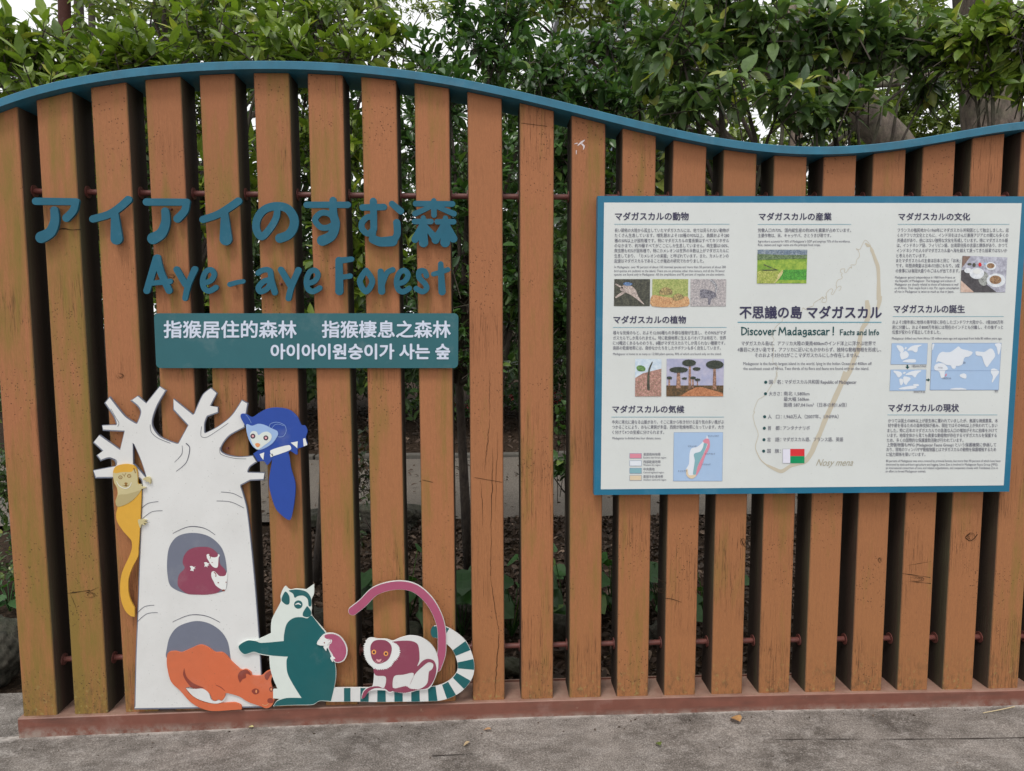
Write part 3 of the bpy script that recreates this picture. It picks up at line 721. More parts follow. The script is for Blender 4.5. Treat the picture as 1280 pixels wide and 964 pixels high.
plate('muzzle', [smooth(B1([(135, 260), (155, 235), (185, 240), (200, 265), (230, 245), (270, 240), (298, 265), (290, 305), (240, 345), (200, 372), (180, 368), (145, 310)]), True, 4)], BY-.0018, 0, MINT, bl)
for ex in ((157, 273), (255, 286)):
    e0 = B1([ex])[0]; plate('eye', [ell(*e0, 3.1, 3.1)], BY-.0023, 0, BLK, bl); plate('pupil', [ell(*e0, 1.5, 1.5)], BY-.0028, 0, PNK, bl)
plate('nose', [smooth(B1([(175, 330), (195, 325), (212, 335), (205, 352), (190, 357), (178, 345)]), True, 4)], BY-.0023, 0, PEACH, bl)
ribbons('ear_line', [(B1([(280, 210), (290, 180), (340, 168), (395, 190), (408, 235), (385, 275), (345, 278)]), .45), (B1([(300, 215), (320, 190), (350, 182), (390, 195)]), .35), (B1([(105, 110), (130, 145), (145, 175)]), .35)], BY-.0018, LBL, bl)
pins(bl, [(350, 530), (358, 600)], BY+.007)
# orange mongoose-like animal (two pieces printed on the tree board and a raised head)
B5 = lambda pts: Z(200, 770, 7.9, pts)
OY = TY-.007
ob_ = thing('fossa_board', 'orange long-tailed animal cut-out crawling out of the lower hollow', 'cut-out board', (-1.15, OY, .1))
oo = smooth(B5([(80, 365), (150, 350), (210, 362), (300, 325), (395, 288), (470, 310), (545, 360), (610, 362), (660, 395), (705, 450), (770, 510), (805, 535), (850, 528), (900, 560), (910, 590), (1000, 590), (1050, 550), (1100, 535), (1122, 560), (1095, 640), (1110, 720), (1128, 830), (1100, 890), (1050, 912), (1000, 895), (870, 850), (780, 795), (650, 762), (640, 800), (610, 835), (580, 825), (545, 838), (515, 825), (490, 770), (420, 720), (330, 705), (255, 712), (300, 775), (400, 840), (520, 868), (640, 862), (740, 858), (800, 885), (805, 925, S), (700, 930), (520, 940), (400, 910), (300, 850), (200, 740), (110, 650), (75, 530), (66, 440)]), True, 5)
plate('body', [oo], OY, .006, ORG, ob_)
plate('belly_shade', [smooth(B5([(240, 515, 1), (262, 600), (330, 665), (432, 708, 1), (330, 718), (262, 650), (228, 580)]), True, 4)], OY-.0006, 0, MRN, ob_)
plate('belly_gap', [smooth(B5([(255, 713, 1), (340, 720), (420, 718), (480, 760), (505, 825), (545, 842), (580, 832), (612, 840), (645, 805), (655, 765), (640, 830), (560, 866), (440, 845), (330, 795)]), True, 4)], OY-.0006, 0, WHITE, ob_)
plate('ear', [smooth(B5([(790, 662, 1), (768, 600), (790, 550), (850, 530), (890, 560), (895, 588, 1), (850, 570), (848, 610), (815, 625)]), True, 4)], OY-.0006, 0, MRN, ob_)
plate('ear', [smooth(B5([(1040, 620), (1035, 580), (1075, 548), (1110, 540), (1115, 570), (1090, 585), (1062, 632)]), True, 4)], OY-.0006, 0, MRN, ob_)
plate('eye', [smooth(B5([(905, 738), (940, 716), (975, 730), (978, 758), (950, 775), (922, 768)]), True, 4)], OY-.0006, 0, MRN, ob_)
plate('eye', [smooth(B5([(1078, 720), (1095, 700), (1112, 715), (1112, 742), (1090, 748)]), True, 4)], OY-.0006, 0, MRN, ob_)
plate('pupil', [ell(*B5([(950, 745)])[0], 1, 2.1)], OY-.0011, 0, PEACH, ob_); plate('pupil', [ell(*B5([(1098, 725)])[0], .9, 1.8)], OY-.0011, 0, PEACH, ob_)
plate('nose', [smooth(B5([(1062, 850), (1065, 820), (1100, 812), (1122, 835), (1115, 858), (1085, 862)]), True, 4)], OY-.0006, 0, MRN, ob_)
ribbons('chest_line', [(B5([(550, 682), (600, 705), (640, 740)]), [.5, .9, .4])], OY-.0006, MRN, ob_)
ribbons('mouth', [(B5([(1010, 875), (1045, 885), (1072, 865)]), .4)], OY-.0006, SAND, ob_)
# ring-tailed lemur
B6 = lambda pts: Z(290, 725, 5.84, pts)
B7 = lambda pts: Z(430, 720, 5.67, pts)
GY = TY-.007
gl = thing('lemur_board', 'dark teal and white ring-tailed lemur cut-out sitting with one arm stretched out', 'cut-out board', (-.9, GY, .1))
tail_c = B7([(-90, 843), (100, 842), (250, 845), (400, 842), (560, 840), (690, 828), (790, 780), (855, 700), (862, 610), (820, 500), (745, 430), (690, 400), (640, 398)])
tp = smooth(tail_c, False, 5); ta, tbb = stripline(tail_c, [8.6*2, 8.7*2, 8.7*2, 8.8*2, 8.8*2, 9.4*2, 10*2, 10.4*2, 10.4*2, 10*2, 9*2, 8.2*2, 7.2*2])
body_o = B6([(385, 48), (420, 72), (470, 66), (540, 72, S), (598, 32, S), (598, 100), (580, 145), (582, 200), (582, 260), (640, 330), (690, 392), (720, 470), (752, 600), (760, 700), (748, 780, S), (725, 890, S), (640, 885), (590, 912), (450, 915), (300, 922, S), (322, 890), (350, 868, S), (300, 865, S), (300, 800, S), (335, 800, S), (300, 720), (278, 640), (272, 555, S), (210, 545), (160, 528), (85, 545), (42, 485), (110, 440), (170, 442), (285, 390, S), (290, 290), (355, 160), (355, 110)])
plate('tail', [np.vstack([ta, tbb[::-1]])], GY-.0003, .006, WHITE, gl)
plate('body', [smooth(body_o, True, 5)], GY-.0008, .0065, MINT, gl)
plate('dark_fur', [smooth(B6([(380, 400), (400, 320), (450, 278), (510, 272), (548, 280), (575, 262), (584, 262), (640, 335), (688, 396), (718, 470), (750, 600), (757, 700), (745, 785), (722, 885, S), (640, 882), (590, 908), (450, 912), (305, 920, S), (330, 885), (400, 862), (508, 862, S), (450, 770), (405, 680), (398, 590), (408, 560, S), (300, 553), (205, 538), (158, 524), (88, 541), (48, 487), (110, 444), (170, 446), (210, 460), (378, 446, S)]), True, 5)], GY-.0014, 0, TEAL, gl)
plate('ear', [smooth(B6([(372, 110), (392, 85), (418, 120), (418, 172), (395, 180), (362, 150)]), True, 4)], GY-.0014, 0, TEAL, gl)
plate('crown_fur', [smooth(B6([(415, 78), (470, 70), (540, 85), (576, 130), (578, 190), (560, 190), (552, 140), (520, 115), (480, 118), (458, 130), (445, 100)]), True, 4)], GY-.0014, 0, TEAL, gl)
plate('eye', [ell(*B6([(484, 180)])[0], 5.3, 5.2)], GY-.0014, 0, TEAL, gl)
ribbons('eyelid_line', [(B6([(462, 180), (485, 172), (504, 184)]), [.6, 1.9, .6])], GY-.002, WHP, gl)
plate('nose', [smooth(B6([(548, 190, 1), (575, 225), (575, 260), (548, 272), (518, 262), (520, 235)]), True, 4)], GY-.0014, 0, TEAL, gl)
def band(a, b): return [np.vstack([ta[a:b+1], tbb[a:b+1][::-1]])]
nT = len(ta); d = np.r_[0, np.cumsum(np.linalg.norm(np.diff(tp, axis=0), axis=1))]
def at(s):
    return np.array([np.interp(s, d, ta[:, 0]), np.interp(s, d, ta[:, 1])]), np.array([np.interp(s, d, tbb[:, 0]), np.interp(s, d, tbb[:, 1])])
s0 = np.interp(430+0/5.67, tp[:12, 0], d[:12]); s = s0
rings = [(s0, s0+8)]; q = s0+20.5
while q < d[-1]-30: rings.append((q, q+10.4)); q += 21.2 if q < s0+100 else 20.6
rings.append((d[-1]-15, d[-1]))
for a, b in rings:
    A = []; B = []
    for k in range(5):
        u_, v_ = at(a+(b-a)*k/4); c_ = (u_+v_)/2; A.append(c_+(u_-c_)*.975); B.append(c_+(v_-c_)*.975)
    plate('tail_ring', [np.vstack([A, B[::-1]])], GY-.0009, 0, TEAL, gl)
e0 = tail_c[-1]; plate('tail_tip', [ell(e0[0], e0[1], 4.5, 7.1)], GY-.0010, .006, TEAL, gl)
# baby on its back
byb = thing('baby_lemur_board', 'small rose and white baby lemur cut-out on the back of the teal lemur', 'cut-out board', (-.75, GY-.008, .3))
plate('board', [jag(smooth(B6([(672, 398), (730, 390), (790, 415), (835, 480), (840, 540), (815, 590), (770, 605), (740, 590), (700, 500), (668, 480), (620, 470), (640, 430)]), True, 5), .3, 1)], GY-.008, .006, WHITE, byb)
plate('rose_fur', [smooth(B6([(680, 402), (740, 396), (790, 420), (828, 480), (832, 540), (810, 585), (770, 600), (748, 590), (735, 545), (708, 500), (712, 460), (680, 430)]), True, 5)], GY-.0086, 0, ROSE, byb)
plate('white_fur', [smooth(B6([(660, 412), (690, 430), (712, 432), (730, 440), (722, 465), (700, 468), (690, 480), (640, 478), (622, 465), (640, 435)]), True, 4)], GY-.0092, 0, WHP, byb)
for q in ([(668, 488), (690, 482), (706, 492), (690, 502), (688, 520), (676, 505)], [(718, 568), (740, 560), (754, 575), (738, 580), (735, 600), (724, 585)]):
    plate('hand', [smooth(B6(q), True, 4)], GY-.0092, .004, WHP, byb)
plate('eye', [ell(*B6([(674, 459)])[0], .7, .9)], GY-.0098, 0, MRN, byb)
ribbons('ear_line', [(B6([(700, 440), (718, 436), (720, 455), (705, 462)]), .5)], GY-.0098, ROSE, byb)
# red ruffed lemur
RY = GY-.010
rl = thing('lemur_board', 'plum and white ruffed lemur cut-out with a long curved rose tail', 'cut-out board', (-.5, RY, .15))
tc = B7([(62, 248), (130, 195), (210, 115), (300, 78), (410, 66), (510, 92), (600, 170), (660, 270), (690, 370), (695, 480), (690, 560), (660, 650)])
wv = [8, 9.6, 10.8, 10.8, 10.6, 10.6, 10.4, 10, 9.6, 9.6, 10, 8]
a_, b_ = stripline(tc, wv); e0 = tc[0]
cap_ = [np.array([e0[0]+5.0*math.cos(t_), e0[1]+5.0*math.sin(t_)]) for t_ in np.linspace(math.radians(60), math.radians(230), 8)]
tl = np.vstack([a_, b_[::-1]])
plate('tail', strokes_loops([(tc, 11.2, 10.6)])[:1], RY+.004, .006, WHITE, rl)
plate('tail_print', [inset(strokes_loops([(tc, 11.2, 10.6)])[0], .45)+np.array([-.1, .25])], RY+.0034, 0, ROSE, rl)
ro = smooth(B7([(160, 455), (190, 440), (240, 448), (300, 450), (345, 462), (400, 440), (470, 425), (550, 440), (620, 490), (660, 560), (668, 650), (640, 740), (600, 800), (520, 812), (460, 830), (420, 832), (350, 822), (325, 830), (290, 812), (190, 815), (150, 850), (125, 872), (130, 830), (160, 798), (200, 785), (212, 700), (210, 660), (165, 610), (142, 550), (148, 490)]), True, 5)
plate('body', [ro], RY, .007, WHITE, rl)
plate('back_fur', [smooth(B7([(335, 470), (400, 460), (480, 462), (525, 490), (535, 590), (520, 640), (560, 600), (600, 588), (640, 605), (655, 660), (640, 730), (600, 790), (540, 805), (470, 806), (540, 800), (590, 760), (602, 680), (625, 660), (632, 625), (600, 612), (560, 640), (500, 700), (465, 775, 1), (495, 690), (420, 700), (355, 712), (345, 790), (370, 800), (325, 822), (290, 800), (225, 795), (190, 808), (170, 825), (145, 862), (126, 868), (140, 820), (180, 790), (240, 782), (285, 792), (295, 715), (225, 705), (215, 655), (300, 660), (350, 600), (395, 520), (370, 480)]), True, 4)], RY-.0006, 0, PLUM, rl)
plate('foot', [jag(smooth(B7([(345, 805), (400, 790), (440, 782), (470, 800), (520, 806), (470, 820), (430, 828), (390, 825), (350, 818)]), True, 4), .35, 1.2)], RY-.0012, 0, PLUM, rl)
plate('ruff', [jag(smooth(B7([(150, 470), (190, 445), (250, 450), (310, 460), (355, 475), (392, 520), (385, 570), (350, 610), (330, 640), (280, 660), (220, 655), (170, 610), (145, 550)]), True, 5), 1.3, 1.1)], RY-.0012, 0, WHP, rl)
plate('face', [smooth(B7([(190, 490), (220, 458), (290, 456), (330, 485), (338, 530), (315, 590), (270, 618), (230, 620), (200, 590), (188, 540)]), True, 5)], RY-.0018, 0, PLUM, rl)
for ex in ((212, 540), (297, 551)):
    e0 = B7([ex])[0]; plate('eye', [ell(*e0, 2.9, 3.0)], RY-.0024, 0, EYEO, rl); plate('pupil', [ell(*e0, 1.3, 1.5)], RY-.003, 0, BLK, rl)
plate('nose', [smooth(B7([(230, 590), (247, 594), (264, 588), (262, 602), (246, 612), (232, 602)]), True, 4)], RY-.0024, 0, PNK, rl)
ribbons('mouth', [(B7([(218, 600), (228, 612), (240, 616)]), .4), (B7([(252, 616), (268, 612), (280, 600)]), .4)], RY-.0024, PNK, rl)
pins(gl, [(372, 840), (408, 860), (470, 868), (560, 868)], GY+.005); pins(rl, [(470, 735), (545, 760), (480, 850)], RY+.009); pins(yl, [(165, 660)], YY+.006)

# ------------------------------------------------------------------ information panel
IY = -.045
ip = thing('information_panel', 'large blue-bordered white board of printed text, photos and maps about an island', 'information board', (.9, IY, .85))
def quad(a): return np.array(a, float)
plate('border', [quad([(747.2, 245), (1284.9, 245.6), (1261.6, 614.6), (742.7, 618.9)])], IY, .028, PANBLUE, ip)
plate('white_sheet', [quad([(755.1, 253.3), (1277.2, 254.1), (1254.6, 606.8), (751, 611.8)])], IY-.0006, 0, WHITEP, ip)
for px in (790, 1010, 1230):
    for py in (275, 585):
        p = unproj([px], [py], 0)[0]; MB().box((p[0]-.02, IY+.028, p[2]-.02), (p[0]+.02, .001, p[2]+.02)).build('fixing_block', STEEL, ip)
TI = mat('text_ink_navy', lin((58, 56, 86)), .5, .3, .02); TB = mat('text_ink_grey', lin((98, 97, 114)), .5, .3, .02)
RUL = mat('rule_line_blue', lin((96, 158, 178)), .5, .3, .02); TG = mat('title_ink_green', lin((22, 74, 78)), .5, .3, .02)
TAN = mat('tan_print', lin((196, 188, 170)), .5, .3, .02); TANT = mat('tan_script_ink', lin((172, 166, 148)), .5, .3, .02)
SEA = mat('map_sea_blue', lin((166, 192, 224)), .5, .3, .02); LAND = mat('map_land_white', lin((222, 228, 236)), .5, .3, .01)
MPK = mat('map_pink', lin((216, 140, 158)), .5, .3, .02); MTL = mat('map_teal', lin((132, 176, 186)), .5, .3, .02); MTN = mat('map_tan', lin((218, 200, 172)), .5, .3, .02)
RED = mat('flag_red', lin((214, 52, 58)), .5, .3, .02); GRN = mat('flag_green', lin((10, 144, 92)), .5, .3, .02); FWH = mat('flag_white', lin((222, 222, 236)), .5, .3, .01)
T1 = IY-.0018; TM = IY-.0011
# island outline drawn behind the text
C4 = lambda pts: Z(910, 250, 6.4, pts); C5 = lambda pts: Z(910, 370, 6.4, pts); C6 = lambda pts: Z(910, 465, 6.4, pts)
isl = []
isl.append((C4([(735, 800), (755, 775), (770, 790), (790, 770), (785, 750), (815, 715), (835, 712), (838, 730), (825, 750), (840, 755), (870, 705), (890, 690), (905, 695), (898, 720), (885, 722)]), .55))
isl.append((C4([(870, 705), (866, 670), (880, 640), (905, 632), (915, 618), (905, 600), (915, 590), (900, 575), (905, 555), (935, 552), (930, 572), (945, 580), (975, 540), (990, 545), (985, 520), (1020, 518), (1030, 480), (1052, 450), (1045, 410), (1025, 390), (1055, 395), (1098, 322), (1145, 372)]), .55))
isl.append((C4([(1098, 345), (1120, 365), (1140, 375), (1150, 400), (1160, 425), (1180, 480), (1200, 540), (1205, 640), (1205, 720), (1208, 800)]), [1.2, 4, 1, 4.2, 3.6, 4.2, 4.6, 4, 5, 6]))
isl.append((C5([(1215, 0), (1212, 40), (1200, 90), (1190, 120)]), [5, 5.4, 4, 1.2]))
isl.append((C5([(1110, 35), (1118, 90), (1122, 150), (1110, 205), (1075, 260), (1055, 350), (1045, 420), (1010, 500), (975, 600), (940, 660), (920, 704)]), [4, 6.4, 5.6, 6, 4.8, 5.4, 6, 5.6, 6, 6.4, 6]))
isl.append((C6([(945, 0), (905, 100), (860, 200), (820, 290), (770, 400), (740, 480), (695, 580), (670, 640), (620, 710), (560, 735), (500, 752), (430, 795), (370, 775), (310, 745)]), [7.4, 6, 6.6, 5.6, 6.2, 5.4, 6.6, 6, 6.4, 4.4, 4, 4.6, 4, 2]))
isl.append((C6([(310, 745), (260, 700), (222, 620), (222, 580), (242, 500), (215, 420), (200, 350), (215, 320), (205, 318), (240, 225), (290, 192), (345, 110), (380, 50), (395, 0)]), [1.6, .8, .6, .6, .5, .6, .5]))
isl.append((C5([(370, 700), (395, 640), (385, 610), (400, 570), (360, 530), (365, 430), (352, 380), (370, 350), (350, 310), (390, 240), (435, 200), (432, 170)]), .5))
isl.append((C5([(590, 128), (600, 95), (620, 108), (640, 92), (680, 80), (690, 55), (745, 20), (765, 10), (750, 45), (780, 50), (790, 20), (775, 0)]), .55))
for k_, it_ in enumerate(isl): ribbons('island_outline', [it_], TM-.00002*k_, TAN, ip)
rules = [(767.9, 912, 280.3, .5), (766, 908.4, 409.3, .55), (764.3, 905, 521.4, .55), (947.2, 1063.9, 280.5, .5), (922, 1101.9, 402.9, 1.1), (1122.2, 1261.9, 280.4, .5), (1115.9, 1254.6, 395.7, .5), (1109.3, 1246.7, 518.7, .5)]
ribbons('rule_line', [([(a, y), (b, y)], w_) for a, b, y, w_ in rules], TM-.0004, RUL, ip)
H = [('マダガスカルの動物', 769, 860.8, 265.4, 275.4), ('マダガスカルの植物', 767, 857.4, 394.9, 404.4), ('マダガスカルの気候', 765.6, 855.2, 507, 516.2), ('マダガスカルの産業', 948.8, 1039.4, 266, 275.4), ('マダガスカルの文化', 1123.4, 1212.5, 266.2, 275.4), ('マダガスカルの誕生', 1117.3, 1205.9, 381.3, 391.2), ('マダガスカルの現状', 1110.6, 1198.5, 505, 514.8)]
for s_, a, b, t_, u_ in H: text('heading', s_, a, b, t_, u_, T1, TI, ip, .02)
text('main_title', '不思議の島', 924.8, 1002.2, 382.8, 398.2, T1, TI, ip, .026); text('main_title', 'マダガスカル', 1008.8, 1101.9, 382.8, 398, T1, TI, ip, .026)
para('body_text', [('長い間他の大陸から孤立していたマダガスカルには、他では見られない動物が', 768.4, 911.5, 288.1), ('たくさん生息しています。哺乳類およそ150種の90%以上、鳥類およそ280', 768.4, 911.5, 294.4), ('種の50%以上が固有種です。特にマダガスカルの霊長類はすべてキツネザル', 768.3, 911.3, 300.9), ('のなかまで、約70種すべてがここにしか生息していません。両生類は100%、', 768.2, 911, 307.2), ('爬虫類も92%が固有種で、特にカメレオンは世界の半数以上がマダガスカルに', 768, 911, 313.5), ('生息しており、「カメレオンの楽園」と呼ばれています。また、カメレオンの', 768, 910.8, 320), ('起源はマダガスカルであることが最近の研究でわかりました。', 768, 880, 326.3)], 5, T1, TB, ip, .004)
para('body_text', [('In Madagascar, over 90 percent of about 150 mammal species and more than 50 percent of about 280', 767.9, 907.2, 333.7), ('bird species are endemic to the island. There are no primates other than lemurs, and all the 70 lemur', 767.9, 906, 338.6), ('species are found only in Madagascar. All the amphibians and 92 percent of reptiles are also endemic.', 767.9, 906, 343)], 3.9, T1, TB, ip, 0)
para('body_text', [('様々な気候のもと、およそ12,000種もの多様な植物が生息し、その90%がマダ', 766.4, 907.7, 416.1), ('ガスカルでしか見られません。特に乾燥地帯に生えるバオバブは有名で、世界', 766.4, 907.5, 422.6), ('に10種近くあるもののうち、8種がマダガスカルでしか見られない種類です。', 766.3, 906.5, 429), ('南部の乾燥地帯には、奇妙なかたちをしたサボテンも多く自生しています。', 766.2, 901, 435.2)], 5, T1, TB, ip, .004)
para('body_text', [('Madagascar is home to as many as 12,000 plant species, 90% of which are found only on the island.', 766.4, 901.9, 442.4)], 3.9, T1, TB, ip, 0)
para('body_text', [('中央に南北に連なる山脈があり、そこに東から吹き付ける湿り気の多い風がぶ', 765.3, 905, 527.7), ('つかることにより、おもに東側が多湿、西側が乾燥地帯になっています。大き', 765.3, 904.8, 534), ('く分けて4つの気候に分けられます。', 765.3, 830, 540.5)], 5, T1, TB, ip, .004)
para('body_text', [('Madagascar is divided into four climatic zones.', 765.6, 826.4, 547.7)], 4, T1, TB, ip, 0)
para('body_text', [('労働人口の73%、国内総生産の約30%を農業が占めています。', 947.5, 1063.9, 288), ('主要作物は、米、キャッサバ、さとうきび等です。', 947.5, 1038.9, 294.5)], 5, T1, TB, ip, .004)
para('body_text', [("Agriculture accounts for 30% of Madagascar's GDP and employs 73% of the workforce.", 947.5, 1062.8, 301.6), ('Rice, cassava and sugar canes are the principal food crops.', 947.5, 1025.6, 306)], 4, T1, TB, ip, 0)
para('body_text', [('マダガスカル島は、アフリカ大陸の東南400kmのインド洋上に浮かぶ世界で', 926.9, 1094.8, 429.4), ('4番目に大きい島です。アフリカに近いにもかかわらず、独特な動植物相を形成し、', 922, 1101.4, 437.2), ('そのおよそ3分の2がここマダガスカルにしか存在しません。', 943.6, 1074, 444.2)], 5.6, T1, TB, ip, .006)
para('body_text', [('Madagascar is the fourth largest island in the world, lying in the Indian Ocean and 400km off', 929.2, 1089.7, 454.5), ('the southeast coast of Africa. Two thirds of its flora and fauna are found only on the island.', 929.2, 1086.2, 460.6)], 5, T1, TB, ip, 0)
rows = [('国', 961.3, 966, 477.6), ('名：', 971.3, 979, 477.6), ('マダガスカル共和国', 981, 1024, 477.5), ('大きさ：', 961.3, 977.3, 492.3), ('南北 1,580km', 979.8, 1011.9, 492.2), ('最大幅 560km', 979.8, 1011.3, 499), ('面積 587,041km²（日本の約1.6倍）', 979.8, 1058.4, 506.3), ('人', 960, 964.6, 521), ('口：', 970, 977, 521), ('1,960万人（2007年、UNFPA）', 980, 1048.3, 520.9), ('首', 959.8, 964, 535.3), ('都：', 969.5, 976.7, 535.3), ('アンタナナリボ', 979, 1012.3, 535.2), ('言', 959, 963.6, 549.6), ('語：', 969, 976.5, 549.6), ('マダガスカル語、フランス語、英語', 978.8, 1054, 549.5), ('国', 959, 963.4, 563.9), ('旗：', 968.6, 976, 563.9)]
para('fact_list', rows, 5.4, T1, TB, ip, .004)
para('fact_list', [('Republic of Madagascar', 1026, 1070.6, 477.6)], 5.6, T1, TB, ip, .012)
for bx, by in ((957.2, 477.9), (956.9, 492.3), (955.8, 521), (955.4, 535.4), (955, 549.7), (954.6, 564)): plate('bullet', [ell(bx, by, 1.9, 1.9)], T1, 0, TG, ip)
text('script_caption', 'Nosy mena', 1020, 1066.6, 574, 585, T1, TANT, ip, -.004, shear=.5)
rowsJ = [('フランスの植民地から1960年にマダガスカル共和国として独立しました。近', 1122.2, 1261.2, 287.9), ('くのアフリカ文化とともに、インド洋をはさんだ東南アジアとの間にも多くの', 1122, 1260.5, 294.2), ('共通点があり、他にはない独特な文化を形成しています。特にマダガスカル語', 1121.6, 1260, 300.6), ('は、インドネシア語、フィリピン語、台湾原住民の言語と関係があり、かつて', 1121.3, 1259.4, 306.8), ('インドネシアの人々がマダガスカル島へ海を越えて渡ってきた結果ではないか', 1121, 1259, 313.3), ('と考えられています。', 1120.6, 1158.2, 319.7), ('またマダガスカルの主食は日本と同じ「お米」', 1120.2, 1200.4, 325.9), ('です。年間消費量は日本の2倍にもなり、3度', 1120, 1199.8, 332.2), ('の食事には毎回大盛りのごはんが出てきます。', 1119.8, 1199.6, 338.6)]
para('body_text', rowsJ, 5, T1, TB, ip, .004)
para('body_text', [('Madagascar gained independence in 1960 from France as', 1119, 1194, 346.6), ('the Republic of Madagascar. The language and culture of', 1119, 1194.6, 351), ('Madagascar are closely related to those of Indonesia as well', 1118.8, 1198, 355.5), ('as of Africa. Their staple food is rice. Per capita consumption', 1118.6, 1198.8, 359.9), ('of rice in Madagascar is twice as much as that in Japan.', 1118.3, 1192.6, 364.4)], 4, T1, TB, ip, 0)
para('body_text', [('およそ2億年前に地球の南半球に存在したゴンドワナ大陸から、1億2000万年', 1115.7, 1254.4, 402.8), ('前に分離し、およそ8000万年前には現在のインドとも分離し、その後ずっと', 1115.6, 1254, 409.2), ('位置が変わらず孤立してきました。', 1115.4, 1176, 415.3)], 5, T1, TB, ip, .004)
para('body_text', [('Madagascar drifted east from Africa 120 million years ago and separated from India 80 million years ago.', 1115, 1252.7, 422.9)], 4, T1, TB, ip, 0)
para('body_text', [('かつては国土の80%以上が原生林に覆われていましたが、無謀な焼畑農業、木', 1110.4, 1247.4, 526.1), ('材や薪を得るための森林伐採が進み、現在ではその90%以上が失われてしまい', 1110, 1246.8, 532), ('ました。特に近年のマダガスカルでの急激な人口の増加がそれに拍車をかけて', 1109.4, 1246.6, 538.3), ('います。地球全体から見ても貴重な動植物が存在するマダガスカルを保護する', 1109.2, 1246, 544.4), ('ため、多くの国際的な保護援助活動が行われています。', 1108.8, 1204.3, 550.5), ('上野動物園もMFG (Madagascar Fauna Group) という保護機関に参画して', 1108.6, 1245.4, 556.2), ('おり、現地のツィンバザザ動植物園とはマダガスカルの動物を保護増殖するため', 1108.2, 1245.2, 562.1), ('に協力関係を築いています。', 1108, 1156.7, 568.2)], 5, T1, TB, ip, .004)
para('body_text', [('80 percent of Madagascar was once covered by primeval forests, but more than 90 percent of which have been', 1107.7, 1250.6, 576.1), ('destroyed by slash-and-burn agriculture and logging. Ueno Zoo is involved in Madagascar Fauna Group (MFG),', 1107.5, 1247.6, 580.6), ('an international consortium of zoos and related organizations, and cooperates closely with Tsimbazaza Zoo in', 1107.3, 1247.4, 584.9), ('an effort to breed Madagascar animals.', 1107, 1157.5, 589.1)], 3.9, T1, TB, ip, 0)
# English display line: hand-drawn strokes
GL = {
 'D': (5.2, [([(.6, .3), (.5, 9.6)], 1), ([(.2, .4), (3.4, 1.4), (4.6, 4.8), (3.2, 8.4), (.5, 9.6)], 1)]),
 'M': (7.4, [([(1.2, .4), (.4, 9.8)], 1), ([(1.3, .5), (3.3, 6.8)], 1), ([(3.3, 6.8), (5.6, .4)], 1), ([(5.6, .4), (6.4, 9.8)], 1)]),
 'F': (4.3, [([(.6, .6), (.6, 9.8)], 1), ([(.5, .8), (3.6, .3)], 1), ([(.6, 5), (3.2, 4.7)], 1)]),
 'I': (2.0, [([(.8, .3), (.8, 9.8)], 1)]),
 'i': (1.9, [([(.7, 4), (.7, 9.7)], 1), ([(.7, 1.5), (.8, 1.7)], 1.15)]),
 's': (3.5, [([(2.8, 4.6), (1.5, 3.9), (.6, 5.2), (2.4, 7.4), (1.9, 9.4), (.3, 8.9)], 1)]),
 'c': (3.6, [([(2.9, 4.8), (1.8, 3.9), (.6, 6), (.9, 9), (2.2, 9.6), (3, 8.6)], 1)]),
 'o': (4.2, [([(1.9, 3.9), (.6, 6.8), (1.9, 9.6), (3.3, 6.8), (1.9, 3.9)], 1)]),
 'v': (4.0, [([(.3, 4), (1.8, 9.6)], 1), ([(1.8, 9.6), (3.4, 4)], 1)]),
 'e': (3.9, [([(.8, 7.2), (2.9, 6), (2.2, 3.9), (.8, 5.4), (.8, 8.6), (2, 9.6), (3.2, 8.6)], 1)]),
 'r': (3.3, [([(.6, 4), (.7, 9.7)], 1), ([(.7, 6.4), (1.6, 4.4), (2.9, 4.1)], 1)]),
 'a': (4.3, [([(.6, 4.6), (2.2, 3.9), (3, 5), (3, 8), (3.6, 9.7)], 1), ([(3, 6.6), (1, 7.2), (.6, 8.8), (1.6, 9.6), (3, 8)], 1)]),
 'd': (4.4, [([(3.2, .4), (3.3, 9.7)], 1), ([(3.1, 5), (1.5, 4.4), (.6, 7.2), (1.4, 9.6), (3.2, 8)], 1)]),
 'g': (4.3, [([(3.2, 4.2), (1.5, 4.1), (.6, 6.4), (1.5, 8.6), (3.1, 6.6)], 1), ([(3.2, 4.2), (3.3, 10.2), (2.2, 12), (.6, 11.2)], 1)]),
 '!': (2.2, [([(1, .2), (.9, 6.6)], 1.15), ([(.85, 9.2), (.9, 9.4)], 1.3)]),
 't': (3.2, [([(1.3, 1.6), (1.4, 9.7)], 1), ([(.2, 4.4), (2.7, 4)], 1)]),
 'n': (4.2, [([(.6, 4), (.6, 9.7)], 1), ([(.7, 6), (1.8, 4.1), (3, 5), (3.1, 9.7)], 1)]),
 'f': (3.2, [([(2.9, .8), (1.6, .9), (1.2, 3), (1.3, 9.7)], 1), ([(.2, 4.5), (2.6, 4.2)], 1)]),
 ' ': (2.0, [])}
def display(s_, x0, x1, yt, yb, wd):
    tot = sum(GL[c][0] for c in s_); k = (x1-x0)/tot; ky = (yb-yt)/9.8; x = x0; out = []
    for c in s_:
        if GL[c][1]:
            st = [([(x+p[0]*k, yt+p[1]*ky) for p in pts], wd*f_, wd*f_) for pts, f_ in GL[c][1]]
            letter('display_letter', [(a, b, c_) for a, b, c_ in st], T1, 0, TG, ip) if False else DL.append(strokes_loops(st, .14))
        x += GL[c][0]*k
DL = []
display('Discover Madagascar !', 926.6, 1043.5, 408.9, 418.8, 1.45)
display('Facts and Info', 1049.9, 1099.5, 411.9, 418.8, 1.05)
V = []; Fc = []
